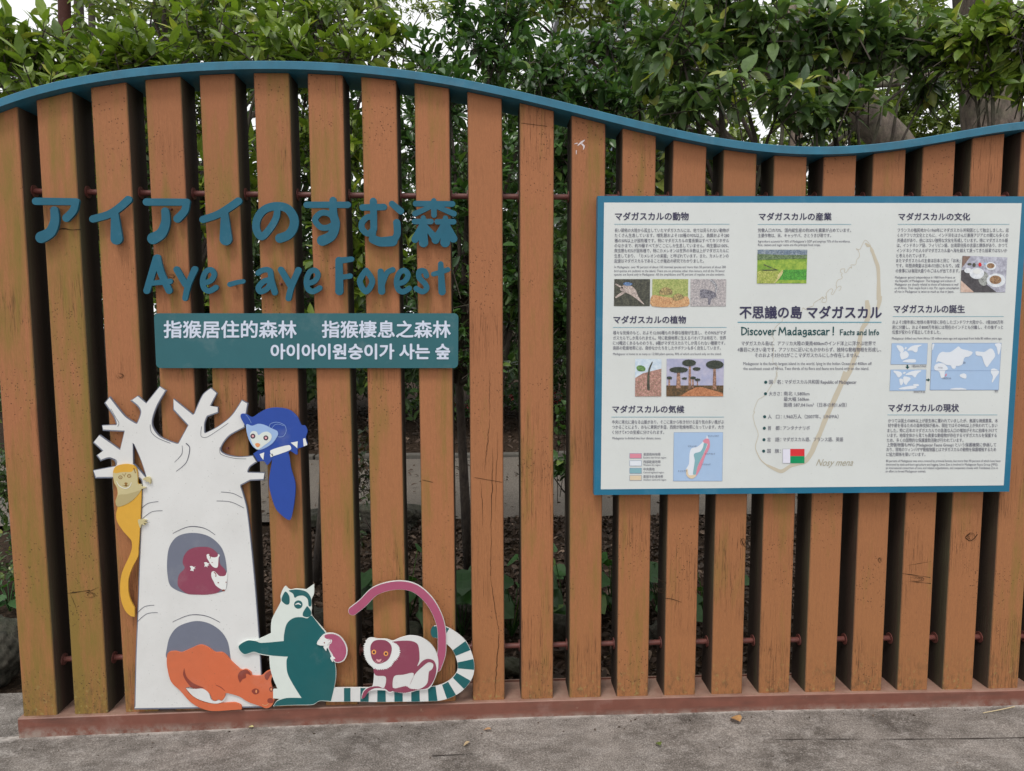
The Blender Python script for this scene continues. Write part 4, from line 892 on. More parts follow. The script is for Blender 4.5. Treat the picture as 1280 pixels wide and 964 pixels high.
for loops in DL:
    sg = area(loops[0]) > 0; outer = [l for l in loops if (area(l) > 0) == sg]; holes = [l for l in loops if (area(l) > 0) != sg]
    for o in outer:
        hs_ = [h for h in holes if (o[:, 0].min() < h[:, 0].mean() < o[:, 0].max()) and (o[:, 1].min() < h[:, 1].mean() < o[:, 1].max())]
        W = [unproj(l[:, 0], l[:, 1], T1) for l in [o]+hs_]
        tr = tessellate_polygon([[Vector((p[0], p[2], 0)) for p in w_] for w_ in W]); off = len(V)
        V += [tuple(p) for w_ in W for p in w_]; Fc += [(off+a, off+b, off+c) for a, b, c in tr]
child('display_line', V, Fc, TG, ip)
# flag
def rect(x0, y0, x1, y1, sk_=0): return quad([(x0, y0), (x1, y0), (x1-sk_, y1), (x0-sk_, y1)])
plate('flag_print', [rect(978.3, 561.2, 1005.7, 579.2)], T1, 0, mat('flag_edge', lin((150, 150, 165)), .5), ip)
plate('flag_print', [rect(978.6, 561.5, 987.8, 578.9)], T1-.0005, 0, FWH, ip); plate('flag_print', [rect(987.8, 561.3, 1005.6, 570.2)], T1-.0005, 0, RED, ip); plate('flag_print', [rect(987.8, 570.2, 1005.5, 579.1)], T1-.0005, 0, GRN, ip)
# climate map and legend
plate('map_print', [quad([(842.3, 540.5), (903.8, 540.4), (902.9, 601.6), (841.4, 601.6)])], TM-.0002, 0, mat('map_edge', lin((120, 140, 176)), .5), ip)
plate('map_print', [quad([(842.6, 540.8), (903.5, 540.7), (902.6, 601.3), (841.7, 601.3)])], T1, 0, SEA, ip)
CM = lambda pts: Z(780, 530, 9.846, pts)
plate('map_print', [smooth(CM([(1020, 140), (1040, 185), (1055, 215), (1052, 285), (1000, 395), (950, 535), (888, 640), (850, 672), (808, 668), (770, 632), (763, 560), (800, 490), (805, 380), (830, 302), (900, 282), (960, 232), (985, 195), (1012, 175)]), True, 3)], T1-.0005, 0, LAND, ip)
plate('map_print', [smooth(CM([(972, 208), (1010, 180), (1048, 192), (1055, 285), (1000, 395), (950, 535), (888, 640), (905, 530), (975, 380), (1030, 250), (990, 235)]), True, 3)], T1-.001, 0, MPK, ip)
plate('map_print', [smooth(CM([(985, 238), (1022, 250), (972, 380), (902, 530), (884, 622), (850, 618), (872, 450), (862, 368), (940, 340), (975, 280)]), True, 3)], T1-.0011, 0, MTL, ip)
plate('map_print', [smooth(CM([(763, 560), (783, 560), (800, 630), (880, 624), (886, 642), (850, 672), (808, 668), (770, 632)]), True, 3)], T1-.0012, 0, MTN, ip)
para('map_print', [('アンツィラナナ', 885, 898.5, 545.2), ('マジュンガ', 860, 870.6, 558), ('トゥアマシナ', 882, 894, 567.4), ('フィアナランツォア', 877, 888, 580.8), ('トゥリアラ', 848, 858.6, 589)], 2.6, T1-.0016, TB, ip, .01)
for (a, b), m_ in zip(((566.9, 573), (576, 582.5), (585.3, 591.8), (594.2, 600.7)), (MPK, LAND, MTL, MTN)):
    plate('legend_swatch', [rect(786.9, a-.2, 802.1, b+.2)], TM-.0003, 0, mat('map_edge', (0, 0, 0)), ip); plate('legend_swatch', [rect(787.3, a+.2, 801.7, b-.2)], T1, 0, m_, ip)
para('legend_text', [('東部雨林地帯', 804.3, 825.7, 568.2), ('西部乾燥地帯', 804.3, 825.7, 577.5), ('中央高地', 804.3, 818.2, 586.7), ('南部半砂漠地帯', 804.3, 828.9, 596)], 4, T1, TB, ip, 0)
para('legend_text', [('Eastern rain forest region', 804.3, 832.8, 572), ('Western dry region', 804.3, 825.6, 581.2), ('Central highland region', 804.3, 829.9, 590.5), ('Southern semi-arid region', 804.3, 832.8, 599.7)], 3, T1, TB, ip, 0)
# continents
WM = lambda pts: Z(1105, 420, 8.258, pts)
for q in ([(80, 75), (452, 75), (442, 295), (68, 295)], [(68, 348), (437, 348), (428, 567), (58, 567)], [(497, 73), (1213, 73), (1185, 560), (473, 560)]):
    plate('map_print', [quad(WM(q))], TM-.0003, 0, mat('map_edge', (0, 0, 0)), ip)
    c = np.mean(WM(q), axis=0); qq = quad(WM(q)); plate('map_print', [c+(qq-c)*np.array([.992, .985])], T1, 0, SEA, ip)
land = [[(130, 98), (190, 110), (205, 150), (180, 175), (155, 150)], [(210, 130), (225, 115), (235, 125), (220, 140)], [(240, 150), (290, 105), (390, 92), (350, 120), (345, 155), (325, 170), (290, 150)], [(165, 180), (200, 170), (225, 155), (255, 190), (245, 220), (215, 235), (180, 240)], [(190, 265), (240, 245), (285, 240), (325, 245), (325, 270), (285, 275)],
        [(95, 360), (170, 372), (185, 400), (150, 428), (125, 395)], [(195, 382), (215, 372), (225, 380), (205, 392)], [(220, 400), (290, 365), (385, 358), (345, 390), (320, 430), (290, 405)], [(160, 445), (195, 450), (195, 490), (172, 508)], [(200, 425), (235, 422), (275, 440), (245, 480), (228, 505), (205, 480)], [(300, 500), (350, 498), (360, 515), (320, 520)], [(150, 545), (220, 525), (300, 515), (340, 530), (310, 545), (200, 552)],
        [(520, 310), (560, 285), (620, 290), (660, 340), (630, 360), (620, 430), (590, 430), (570, 370), (525, 350)], [(538, 275), (560, 200), (600, 165), (640, 170), (690, 165), (740, 130), (770, 110), (800, 135), (860, 150), (915, 170), (880, 210), (830, 225), (810, 290), (770, 310), (745, 310), (735, 335), (705, 335), (690, 305), (650, 300), (610, 280), (560, 262)], [(780, 405), (820, 388), (848, 400), (845, 438), (800, 428)],
        [(948, 160), (1000, 165), (1040, 165), (1100, 130), (1135, 160), (1145, 210), (1110, 260), (1085, 295), (1060, 320), (1030, 270), (1010, 210), (955, 200)], [(1145, 85), (1205, 80), (1200, 150), (1180, 195), (1165, 120)], [(1108, 345), (1140, 338), (1188, 370), (1150, 430), (1120, 480), (1112, 470), (1125, 420), (1105, 380)], [(680, 553), (720, 540), (800, 538), (850, 553)], [(500, 85), (520, 85), (510, 120), (499, 150)]]
for k_, q in enumerate(land): plate('map_print', [jag(smooth(WM(q), True, 4), .35, .7)], T1-.0005-.00001*k_, 0, LAND, ip)
ribbons('map_print', [(WM([(480, 358), (1192, 358)]), .25)], T1-.0009, mat('map_edge', (0, 0, 0)), ip)
plate('map_print', [ell(*WM([(640, 403)])[0], .9, 1.9, .3)], T1-.0009, 0, MPK, ip)
plate('arrow', [np.array(WM([(234, 300), (250, 300), (250, 318), (264, 318), (243, 342), (222, 318), (234, 318)]))], T1, 0, TG, ip)
plate('arrow', [np.array(WM([(436, 447), (455, 447), (455, 436), (476, 453), (455, 472), (455, 460), (436, 460)]))], T1, 0, TG, ip)
para('map_print', [('1億2000万年前', 1140, 1158, 457.8), ('8000万年前', 1142.3, 1156.5, 489.9), ('現在', 1243.3, 1247.9, 489.1), ('マダガスカル', 1178, 1189, 473), ('アフリカ', 1172.5, 1178, 460), ('日本', 1204, 1207, 453.5)], 2.9, T1-.0012, TB, ip, .01)
# printed photographs: procedural prints with flat shapes
def pic(name, a, b, scale=90, c3=None, horizon=None):
    m = bpy.data.materials.new(name); m.use_nodes = True; n = N(m)
    pos = n.new('ShaderNodeNewGeometry').outputs['Position']; f = n.noise(pos, scale, 6, .75)
    v_ = n.noise(pos, scale*3.1, 3, .8); c = n.mix(n.ramp(f, .40, .60), lin(a), lin(b)); c = n.mix(n.ramp(v_, .40, .5, .6 if scale > 65 else .08, 0), c, tuple(q*.35 for q in lin(a))); c = n.mix(n.ramp(v_, .55, .65, 0, .45 if scale > 65 else .08), c, tuple(min(.8, q*1.8) for q in lin(b)))
    if c3:
        g = n.noise(pos, scale*2.3, 3, .6); c = n.mix(n.ramp(g, .55, .65), c, lin(c3))
    n.link(c, n.b.inputs['Base Color']); n.b.inputs['Roughness'].default_value = .35; return m
def ppoly(pts, m, k=0, sm=True, n_=3, par=None):
    plate('photo_print', [smooth(pts, True, n_) if sm else np.array(pts)[:, :2]], T1-.0004*k, 0, m, ip)
C1 = lambda pts: Z(740, 240, 6.027, pts); C2 = lambda pts: Z(740, 380, 6.919, pts); C7 = lambda pts: Z(1090, 240, 6.737, pts)
pk_dark = pic('print_undergrowth', (52, 54, 48), (92, 92, 78)); ppoly(C1([(168, 657), (438, 657), (435, 860), (165, 860)]), pk_dark, 0, False)
pk_cham = pic('print_chameleon', (160, 146, 140), (214, 196, 186), 120); ppoly(C1([(212, 735), (240, 700), (290, 705), (330, 740), (350, 790), (395, 850), (340, 810), (290, 775), (230, 750)]), pk_cham, 1)
ppoly(C1([(235, 690), (260, 680), (305, 690), (290, 705), (250, 705)]), pic('print_blue_cloth', (70, 100, 150), (120, 150, 190)), 2)
ppoly(C1([(175, 790), (230, 752), (250, 760), (180, 800)]), pk_cham, 1); ppoly(C1([(180, 690), (235, 720), (228, 728), (178, 700)]), pk_cham, 1)
pk_g = pic('print_grass', (140, 158, 84), (186, 190, 118), 140); ppoly(C1([(455, 657), (725, 657), (722, 862), (452, 862)]), pk_g, 0, False)
ppoly(C1([(453, 780), (540, 790), (640, 800), (722, 790), (722, 861), (452, 861)]), pic('print_dry_soil', (196, 140, 96), (220, 176, 130), 120), 1)
pk_t = pic('print_tortoise', (96, 84, 64), (206, 180, 120), 200); ppoly(C1([(505, 755), (530, 725), (570, 718), (605, 745), (600, 772), (520, 775)]), pk_t, 2); ppoly(C1([(610, 790), (640, 765), (680, 775), (690, 800), (640, 820), (610, 812)]), pk_t, 2)
pk_l = pic('print_pale_ground', (150, 146, 150), (206, 198, 198), 130); ppoly(C1([(743, 657), (1012, 657), (1008, 862), (741, 862)]), pk_l, 0, False)
ppoly(C1([(815, 740), (860, 735), (930, 760), (935, 790), (900, 810), (890, 850), (875, 845), (870, 800), (820, 800)]), pic('print_grey_fur', (84, 84, 98), (150, 148, 158), 160), 1)
ppoly(C1([(900, 660), (930, 680), (945, 720), (935, 760), (925, 755), (930, 720), (915, 690), (885, 668)]), pic('print_ringed', (40, 44, 60), (230, 230, 236), 300), 2)
ppoly(C2([(374, 475), (601, 478), (599, 800), (372, 800)]), pic('print_spiny_sky', (190, 208, 226), (216, 228, 238), 60), 0, False)
ppoly(C2([(374, 640), (440, 600), (520, 580), (600, 560), (599, 800), (372, 800)]), pic('print_red_hill', (150, 110, 100), (210, 160, 150), 110, (110, 124, 84)), 1, False)
ppoly(C2([(385, 545), (420, 530), (460, 550), (455, 580), (400, 580)]), pic('print_bush', (70, 110, 60), (120, 160, 96)), 2)
ppoly(C2([(478, 740), (478, 640), (490, 560), (520, 498), (525, 505), (502, 570), (497, 650), (500, 745)]), pk_dark, 3)
ppoly(C2([(646, 474), (1142, 476), (1135, 800), (643, 800)]), pic('print_dusk_sky', (166, 170, 200), (186, 184, 206), 20), 0, False)
ppoly(C2([(643, 705), (1137, 705), (1135, 800), (643, 800)]), pic('print_baobab_ground', (70, 62, 44), (120, 92, 62), 120), 1, False)
ppoly(C2([(830, 755), (900, 720), (950, 720), (1130, 770), (1135, 799), (760, 799)]), pic('print_track', (170, 110, 76), (206, 140, 100), 120), 2, False)
pk_b = pic('print_baobab_trunk', (120, 92, 80), (196, 150, 126), 90); pk_c = pic('print_baobab_crown', (40, 50, 42), (74, 80, 70), 140)
for x, w_, y0, y1 in ((748, 34, 580, 730), (846, 22, 540, 735), (1060, 28, 545, 740), (873, 14, 640, 725), (668, 14, 650, 710), (912, 9, 660, 705)):
    ppoly(C2([(x-w_*.35, y0), (x+w_*.35, y0), (x+w_*.6, y1), (x-w_*.6, y1)]), pk_b, 3, False)
for x, y, rx, ry in ((750, 570, 80, 24), (840, 510, 60, 28), (905, 562, 34, 14), (1062, 525, 76, 36), (875, 640, 26, 12), (670, 640, 24, 12), (914, 656, 24, 10), (800, 645, 24, 9)):
    e_ = ell(x, y, rx, ry, 0, 20); ppoly([(p[0], p[1]) for p in jag(np.array(C2(e_)), .5, 1.0)], pk_c, 4, False)
ppoly(C4([(237, 398), (635, 398), (627, 668), (231, 668)]), pic('print_field', (110, 150, 50), (160, 186, 70), 60), 0, False)
ppoly(C4([(237, 398), (635, 398), (633, 440), (236, 470)]), pic('print_hill', (96, 116, 140), (150, 160, 170), 120), 1, False)
ppoly(C4([(236, 432), (430, 440), (632, 440), (632, 468), (236, 480)]), pic('print_tree_line', (70, 96, 60), (130, 150, 110), 160), 2, False)
ppoly(C4([(440, 560), (630, 556), (627, 640), (400, 640)]), pic('print_paddy', (60, 140, 50), (90, 170, 60), 80), 1, False)
ppoly(C4([(234, 570), (405, 566), (420, 600), (370, 668), (231, 668)]), pic('print_paddy_pale', (150, 166, 70), (180, 186, 100), 80), 1, False)
ppoly(C4([(235, 560), (300, 566), (405, 562), (290, 515), (280, 518), (380, 556)]), pk_dark, 3, False)
ppoly(C4([(400, 600), (435, 560), (440, 580), (410, 630), (370, 668), (385, 640)]), pic('print_footpath', (196, 190, 120), (220, 210, 150), 80), 3)
ppoly(C7([(762, 537), (1140, 552), (1122, 845), (745, 845)]), pic('print_table', (150, 150, 166), (196, 198, 212), 60), 0, False)
ppoly(C7([(752, 660), (800, 650), (1050, 845), (860, 845), (750, 745)]), pic('print_tray', (60, 58, 62), (84, 80, 84), 60), 1, False)
ppoly(C7([(748, 745), (860, 845), (746, 845)]), pic('print_wood_floor', (196, 166, 150), (214, 190, 176), 60), 1, False)
ppoly(C7([(763, 540), (830, 542), (780, 610), (757, 640)]), pic('print_brown_wall', (120, 96, 84), (140, 116, 104), 60), 1, False)
pw = pic('print_white_dish', (206, 212, 220), (232, 236, 240), 60); pf = pic('print_food', (110, 80, 60), (190, 150, 110), 200)
for x, y, rx, ry, mm, k in ((883, 685, 62, 48, pw, 2), (807, 662, 30, 22, pw, 2), (1000, 625, 44, 34, pw, 2), (1000, 622, 32, 22, pf, 3), (1045, 745, 80, 58, pw, 2), (1040, 740, 50, 36, pf, 3), (940, 730, 44, 60, pic('print_plate_dark', (120, 124, 120), (180, 184, 180)), 1), (910, 612, 13, 17, RED, 2), (860, 615, 14, 17, pk_dark, 2), (955, 605, 12, 10, SEA, 2), (822, 608, 18, 10, pk_dark, 2), (883, 670, 32, 22, WHP, 3)):
    plate('photo_print', [ell(*C7([(x, y)])[0], rx/6.737, ry/6.737)], T1-.0004*k-.00001*(x % 7), 0, mm, ip)
flush_text()

# ------------------------------------------------------------------ planting behind the fence
def leafmat(name, a, b, c, rough=.38, trans=.25):
    m = bpy.data.materials.new(name); m.use_nodes = True; n = N(m)
    g = n.new('ShaderNodeNewGeometry'); oi = n.new('ShaderNodeObjectInfo')
    r = n.math('FRACT', n.math('ADD', g.outputs['Random Per Island'], oi.outputs['Random']))
    k = n.new('ShaderNodeValToRGB'); e = k.color_ramp.elements
    e[0].position = 0; e[0].color = (*a, 1); e[1].position = .62; e[1].color = (*b, 1)
    x = e.new(.9); x.color = (*b, 1); y = e.new(1); y.color = (*c, 1); n.link(r, k.inputs[0])
    nz = n.noise(g.outputs['Position'], 60, 2, .5); col = n.mix(n.ramp(nz, .3, .7, .25, 0), k.outputs[0], (.02, .03, .012))
    n.link(col, n.b.inputs['Base Color']); n.b.inputs['Roughness'].default_value = rough; n.b.inputs['Specular IOR Level'].default_value = .5
    tr = n.new('ShaderNodeBsdfTranslucent'); ms = n.new('ShaderNodeMixShader'); ms.inputs[0].default_value = trans
    tc_ = n.mix(1., col, (1.3, 1.5, .6), 'MULTIPLY'); n.link(tc_, tr.inputs['Color'])
    out = [q for q in n.n if q.type == 'OUTPUT_MATERIAL'][0]
    n.link(n.b.outputs[0], ms.inputs[1]); n.link(tr.outputs[0], ms.inputs[2]); n.link(ms.outputs[0], out.inputs[0]); return m
LM_B = leafmat('laurel_leaf', (.07, .13, .02), (.22, .31, .045), (.45, .46, .09))
LM_D = leafmat('dark_glossy_leaf', (.035, .08, .028), (.085, .175, .05), (.22, .33, .07), .3)
LM_M = leafmat('camphor_leaf', (.04, .085, .03), (.14, .22, .07), (.44, .45, .09), .34)
LM_L = leafmat('far_leaf', (.10, .15, .04), (.24, .31, .07), (.42, .42, .12), .5)
LM_K = leafmat('far_dark_leaf', (.035, .075, .028), (.08, .145, .04), (.16, .22, .06), .5)
LM_R = leafmat('reddish_new_leaf', (.10, .05, .03), (.05, .09, .03), (.20, .08, .05), .4)
LM_H = leafmat('broad_ground_leaf', (.03, .09, .025), (.05, .15, .03), (.16, .26, .04), .4)
def barkmat(name, a, b, sc=10):
    m = bpy.data.materials.new(name); m.use_nodes = True; n = N(m); pos = n.new('ShaderNodeNewGeometry').outputs['Position']
    f = n.noise(pos, sc, 7, .75, (1, 1, .45)); c = n.mix(n.ramp(f, .35, .68), a, b)
    g = n.noise(pos, 4, 4, .6); c = n.mix(n.ramp(g, .5, .7, 0, .4), c, (.10, .12, .06))
    n.link(c, n.b.inputs['Base Color']); n.b.inputs['Roughness'].default_value = .9; n.bump(f, .9, .02); return m
BARK = barkmat('grey_bark', (.04, .03, .024), (.19, .15, .12), 14); BARKD = barkmat('dark_bark', (.03, .022, .018), (.09, .07, .055), 20); BARKP = barkmat('pale_bark', (.11, .08, .06), (.24, .185, .145), 16)
def leaf_tmpl(wd, fold, droop):
    st = [(0, 0), (.22, .78), (.5, 1.), (.78, .62), (1, 0)]; V = []; M = []; Lr = []; R = []
    for t, w_ in st:
        z = -droop*t*t
        M.append(len(V)); V.append((0, t, z))
        if 0 < t < 1:
            Lr.append(len(V)); V.append((-w_*wd/2, t-.02, z+fold*w_*wd)); R.append(len(V)); V.append((w_*wd/2, t-.02, z+fold*w_*wd))
    Fc = [(M[0], M[1], Lr[0]), (M[0], R[0], M[1]), (M[1], M[2], Lr[1], Lr[0]), (M[1], R[0], R[1], M[2]), (M[2], M[3], Lr[2], Lr[1]), (M[2], R[1], R[2], M[3]), (M[3], M[4], Lr[2]), (M[3], R[2], M[4])]
    return np.array(V), Fc
def frames(ax, up):
    ax = ax/np.linalg.norm(ax, axis=1)[:, None]; x = np.cross(ax, up); x /= (np.linalg.norm(x, axis=1)[:, None]+1e-9); z = np.cross(x, ax)
    return np.stack([x, ax, z], 2)
def leaves_mesh(name, tm, Fr, pos, size, m, parent, stuff=True):
    V0, F0 = tm; nv = len(V0); n = len(pos)
    V = np.einsum('nij,vj->nvi', Fr, V0)*size[:, None, None]+pos[:, None, :]
    V = V.reshape(-1, 3)-np.array(parent.location)
    tri = [q for q in F0 if len(q) == 3]; qd = [q for q in F0 if len(q) == 4]
    off = (np.arange(n)*nv)[:, None]
    T = (np.array(tri).reshape(1, -1)+off).reshape(-1); Q = (np.array(qd).reshape(1, -1)+off).reshape(-1)
    me = bpy.data.meshes.new(name); me.vertices.add(len(V)); me.vertices.foreach_set('co', V.ravel())
    nt_, nq = n*len(tri), n*len(qd)
    me.loops.add(len(T)+len(Q)); me.loops.foreach_set('vertex_index', np.r_[T, Q].astype(np.int32))
    me.polygons.add(nt_+nq); me.polygons.foreach_set('loop_start', np.r_[np.arange(nt_)*3, nt_*3+np.arange(nq)*4].astype(np.int32))
    me.materials.append(m); me.update(calc_edges=True)
    o = bpy.data.objects.new(name, me); COL.objects.link(o); o.parent = parent
    if stuff: o['kind'] = 'stuff'
    return o
_cx = np.array(capx, float); _cyy = np.array(capy, float)
def plant(name, label, base, blobs, lm, size, wd, twigs, per, n_ind, bark, trunk_r, droop=.15, lean=.35, hang=0., group=None, ymin=.24, bias=0, cat='shrub', trunks=None, seed=1, redtip=0):
    """blobs: (px, py, D, rx, rz) crown masses; base: world point"""
    rg = np.random.default_rng(seed)
    root = thing(name, label, cat, tuple(base), group)
    B = [(depth_pt(b[0], b[1], b[2]), b[3], b[4]) for b in blobs]
    mb = MB(); base = np.array(base, float)
    top = max(B, key=lambda q: q[0][2])[0]
    if trunks is None:
        mid = base*.45+top*.55+np.array([rg.uniform(-.08, .08), 0, 0]); pts = [base-np.array([0, 0, .05]), base*.75+mid*.25+np.array([.02, .02, 0]), mid, top]
        MB().tube(pts, [trunk_r*1.15, trunk_r, trunk_r*.7, trunk_r*.3], 10).build('trunk', bark, root, True)
    else:
        pts = trunks; MB().tube(pts, [trunk_r, trunk_r*.8, trunk_r*.7, trunk_r*.35], 10).build('trunk', bark, root, True)
    R_ = max(1., min(3., B[0][1]/.35))
    for k, (c, rx, rz) in enumerate(B):
        j = pts[1]*.5+pts[2]*.5 if c[2] < pts[2][2] else pts[2]
        q = (j+c)/2+rg.normal(0, .05, 3); q[1] = max(q[1], ymin)
        w1 = j*.6+q*.4+rg.normal(0, .035, 3)*R_; w2 = q*.45+c*.55+rg.normal(0, .05, 3)*R_; w1[1] = max(w1[1], ymin); w2[1] = max(w2[1], ymin)
        MB().tube([j, w1, q, w2, c], [trunk_r*.5, trunk_r*.42, trunk_r*.34, trunk_r*.25, trunk_r*.1], 7).build('branch', bark, root, True)
    vol = np.array([rx*rz for c, rx, rz in B]); vol = vol/vol.sum()
    idx = rg.choice(len(B), twigs, p=vol)
    d = rg.normal(size=(twigs, 3)); d /= np.linalg.norm(d, axis=1)[:, None]
    r = rg.random(twigs)**.5
    C = np.array([B[i][0] for i in idx]); R = np.array([[B[i][1], B[i][1]*.8, B[i][2]] for i in idx])
    tip = C+d*R*r[:, None]
    tdir = d*.8+rg.normal(0, .45, (twigs, 3))+np.array([0, -.1, lean]); tdir /= np.linalg.norm(tdir, axis=1)[:, None]
    tl_ = rg.uniform(.10, .22, twigs)*size/.09
    start = tip-tdir*tl_[:, None]
    ok = (tip[:, 1] > ymin+.04) & (start[:, 1] > ymin); tip, tdir, tl_, start = tip[ok], tdir[ok], tl_[ok], start[ok]; twigs = len(tip)
    mb = MB()
    for a, b, dd in zip(start, tip, tdir):
        p0 = a-dd*.05+np.array([0, 0, -.02]); mb.tube([p0, (a+b)/2, b], [.0035*size/.09, .003*size/.09, .0015*size/.09], 3, False)
    o = mb.build('twigs', bark, root); o['kind'] = 'stuff'
    P_l = []; A = []; U = []
    u = np.cross(tdir, [0.3, .2, 1.]); u /= np.linalg.norm(u, axis=1)[:, None]; v = np.cross(tdir, u)
    for k in range(per):
        t = 1-.75*k/per; g = 2.4*k+rg.uniform(0, 6.3, twigs)*.15
        rad = u*np.cos(g)[:, None]+v*np.sin(g)[:, None]; op = .35+.6*k/per
        ax = tdir*(1-op*.7)+rad*op+np.array([0, 0, -hang])+rg.normal(0, .13, (twigs, 3))
        P_l.append(start+tdir*(tl_*t)[:, None]); A.append(ax); U.append(np.array([0, -.25, 1.])+rg.normal(0, .35, (twigs, 3)))
    P_l, A, U = np.vstack(P_l), np.vstack(A), np.vstack(U)
    sz = size*rg.uniform(.55, 1.15, len(P_l))
    fr = frames(A, U)
    end = P_l+fr[:, :, 1]*sz[:, None]; keep = (end[:, 1] > ymin) & (P_l[:, 1] > ymin); P_l, fr, sz = P_l[keep], fr[keep], sz[keep]
    tms = [leaf_tmpl(wd*q, .12+.08*i, droop*(.5+.5*i)) for i, q in enumerate((.9, 1., 1.12))]
    mid = P_l+fr[:, :, 1]*(sz*.5)[:, None]
    v_ = mid-CAM; w_ = v_@FWD; X = 640+F*(v_@RIGHT)/w_; Y = 482-F*(v_@UP)/w_
    vis = (X > 0) & (X < 1280) & (Y > 0) & (Y < np.interp(X, _cx, _cyy)-2)
    score = w_+np.where(vis, 0, 100)
    order = np.argsort(score); ni = min(n_ind, int(vis.sum())); ind, rest = order[:ni], order[ni:]
    for k in range(3):
        sel = rest[k::3]
        if len(sel): leaves_mesh('foliage', tms[k], fr[sel], P_l[sel], sz[sel], lm, root)
    mes = []
    for k in range(3):
        me = bpy.data.meshes.new('leaf'); me.from_pydata([tuple(q) for q in tms[k][0]], [], tms[k][1]); me.materials.append(lm); me.update(); mes.append(me)
    for q in ind:
        o = bpy.data.objects.new('leaf', mes[int(q) % 3]); COL.objects.link(o); o.parent = root
        M_ = Matrix.Identity(4); Rm = fr[q]*sz[q]
        for a in range(3):
            for b in range(3): M_[a][b] = Rm[a, b]
            M_[a][3] = P_l[q][a]-base[a]
        o.matrix_basis = M_
    return root
def gp(px, py): p = ground_pt(px, py); return (p[0], p[1], float(gz(p[0])))
G1 = 'evergreen shrubs close behind the fence'
plant('laurel_shrub', 'bright green long-leaved shrub rising above the far left end of the fence', gp(60, 760),
      [(30, 60, 3.5, .30, .20), (130, 75, 3.6, .32, .20), (60, 110, 3.5, .4, .2), (110, 190, 3.7, .3, .35), (60, 330, 3.7, .35, .4)], LM_B, .115, .42, 210, 8, 260, BARKD, .03, .2, .6, 0, G1, seed=11)
plant('laurel_shrub', 'bright green long-leaved shrub above the crest of the wavy blue cap, left half', gp(230, 740),
      [(190, 75, 3.6, .3, .18), (270, 40, 3.8, .36, .24), (340, 55, 3.6, .3, .17), (230, 130, 3.8, .35, .3), (300, 230, 3.8, .3, .4), (250, 380, 3.9, .3, .35)], LM_B, .112, .42, 240, 8, 280, BARKD, .03, .2, .6, 0, G1, seed=12)
plant('laurel_shrub', 'mid green leafy shrub just right of the crest of the wavy blue cap', gp(395, 730),
      [(400, 20, 3.8, .34, .24), (440, 60, 3.6, .28, .14), (380, 80, 3.8, .3, .2), (485, 40, 4.0, .2, .16), (420, 180, 3.8, .3, .3), (450, 300, 3.8, .3, .35), (430, 420, 3.8, .28, .3)], LM_B, .095, .44, 280, 8, 260, BARKD, .03, .2, .5, 0, G1, seed=13)
plant('camellia_shrub', 'dark dense small-leaved shrub with a bare brown stem behind the middle of the fence', gp(587, 722),
      [(560, 110, 3.7, .22, .2), (535, 70, 3.9, .14, .22), (575, 20, 4, .14, .2), (520, 120, 3.8, .12, .08), (610, 60, 3.9, .34, .22), (680, 90, 3.8, .3, .2), (640, 20, 4, .3, .2), (530, 180, 3.8, .25, .3), (600, 230, 3.8, .34, .34), (660, 330, 3.8, .3, .36), (560, 370, 3.8, .32, .34), (600, 450, 3.7, .28, .14)], LM_D, .078, .48, 560, 8, 280, BARKD, .034, .12, .3, .05, G1, seed=14,
      trunks=[np.array(gp(587, 722))-np.array([0, 0, .03]), depth_pt(580, 600, 3.95), depth_pt(574, 480, 3.9), depth_pt(590, 150, 3.8)])
plant('camellia_shrub', 'dark small-leaved shrub with a few browned leaves left of the drooping branches', gp(718, 735),
      [(760, 50, 4, .34, .24), (740, 120, 3.8, .3, .16), (800, 110, 3.9, .28, .18), (710, 200, 3.8, .28, .34), (770, 260, 3.9, .3, .35), (700, 400, 3.8, .28, .24)], LM_D, .08, .48, 400, 8, 260, BARKD, .03, .12, .3, .05, G1, seed=15)
plant('camphor_tree', 'mid green shrub with large drooping leaves over the dip of the blue cap', gp(905, 745),
      [(850, 60, 3.4, .3, .2), (900, 110, 3.3, .26, .14), (840, 130, 3.5, .22, .12), (950, 40, 3.5, .3, .2), (980, 120, 3.3, .24, .10), (900, 10, 3.6, .36, .2), (860, 200, 3.7, .3, .2), (830, 420, 3.8, .3, .5)], LM_M, .104, .52, 260, 7, 290, BARKD, .032, .25, .2, .22, G1, cat='tree', seed=16)
plant('camphor_tree', 'leafy branches with large drooping leaves hanging before the leaning grey trunk', gp(1075, 745),
      [(1030, 30, 3.5, .28, .16), (1060, 120, 3.4, .22, .10), (1120, 50, 3.6, .3, .14), (1160, 110, 3.7, .16, .08), (1070, 60, 3.6, .3, .14), (1020, 150, 3.4, .2, .05), (1160, 60, 3.6, .16, .14), (1000, 90, 3.5, .2, .12)], LM_M, .096, .54, 230, 7, 290, BARKD, .028, .25, .2, .22, G1, cat='tree', seed=17)
plant('laurel_shrub', 'fresh green upright leaf sprays in the top right corner', gp(1255, 745),
      [(1240, 30, 3.3, .22, .16), (1290, 60, 3.3, .22, .2), (1230, 95, 3.35, .14, .08), (1280, 110, 3.4, .12, .06), (1195, 60, 3.4, .14, .16)], LM_B, .092, .46, 110, 8, 240, BARKD, .02, .2, .5, .05, G1, cat='shrub', seed=18)
plant('boxwood_bush', 'low dark small-leaved bush beyond the open left end of the fence', gp(-20, 850),
      [(-10, 480, 3.9, .2, .25), (0, 600, 3.8, .2, .25), (-5, 700, 3.8, .22, .2), (-60, 350, 4, .3, .6)], LM_M, .05, .42, 420, 7, 120, BARKD, .02, .1, .3, 0, None, cat='bush', seed=19)
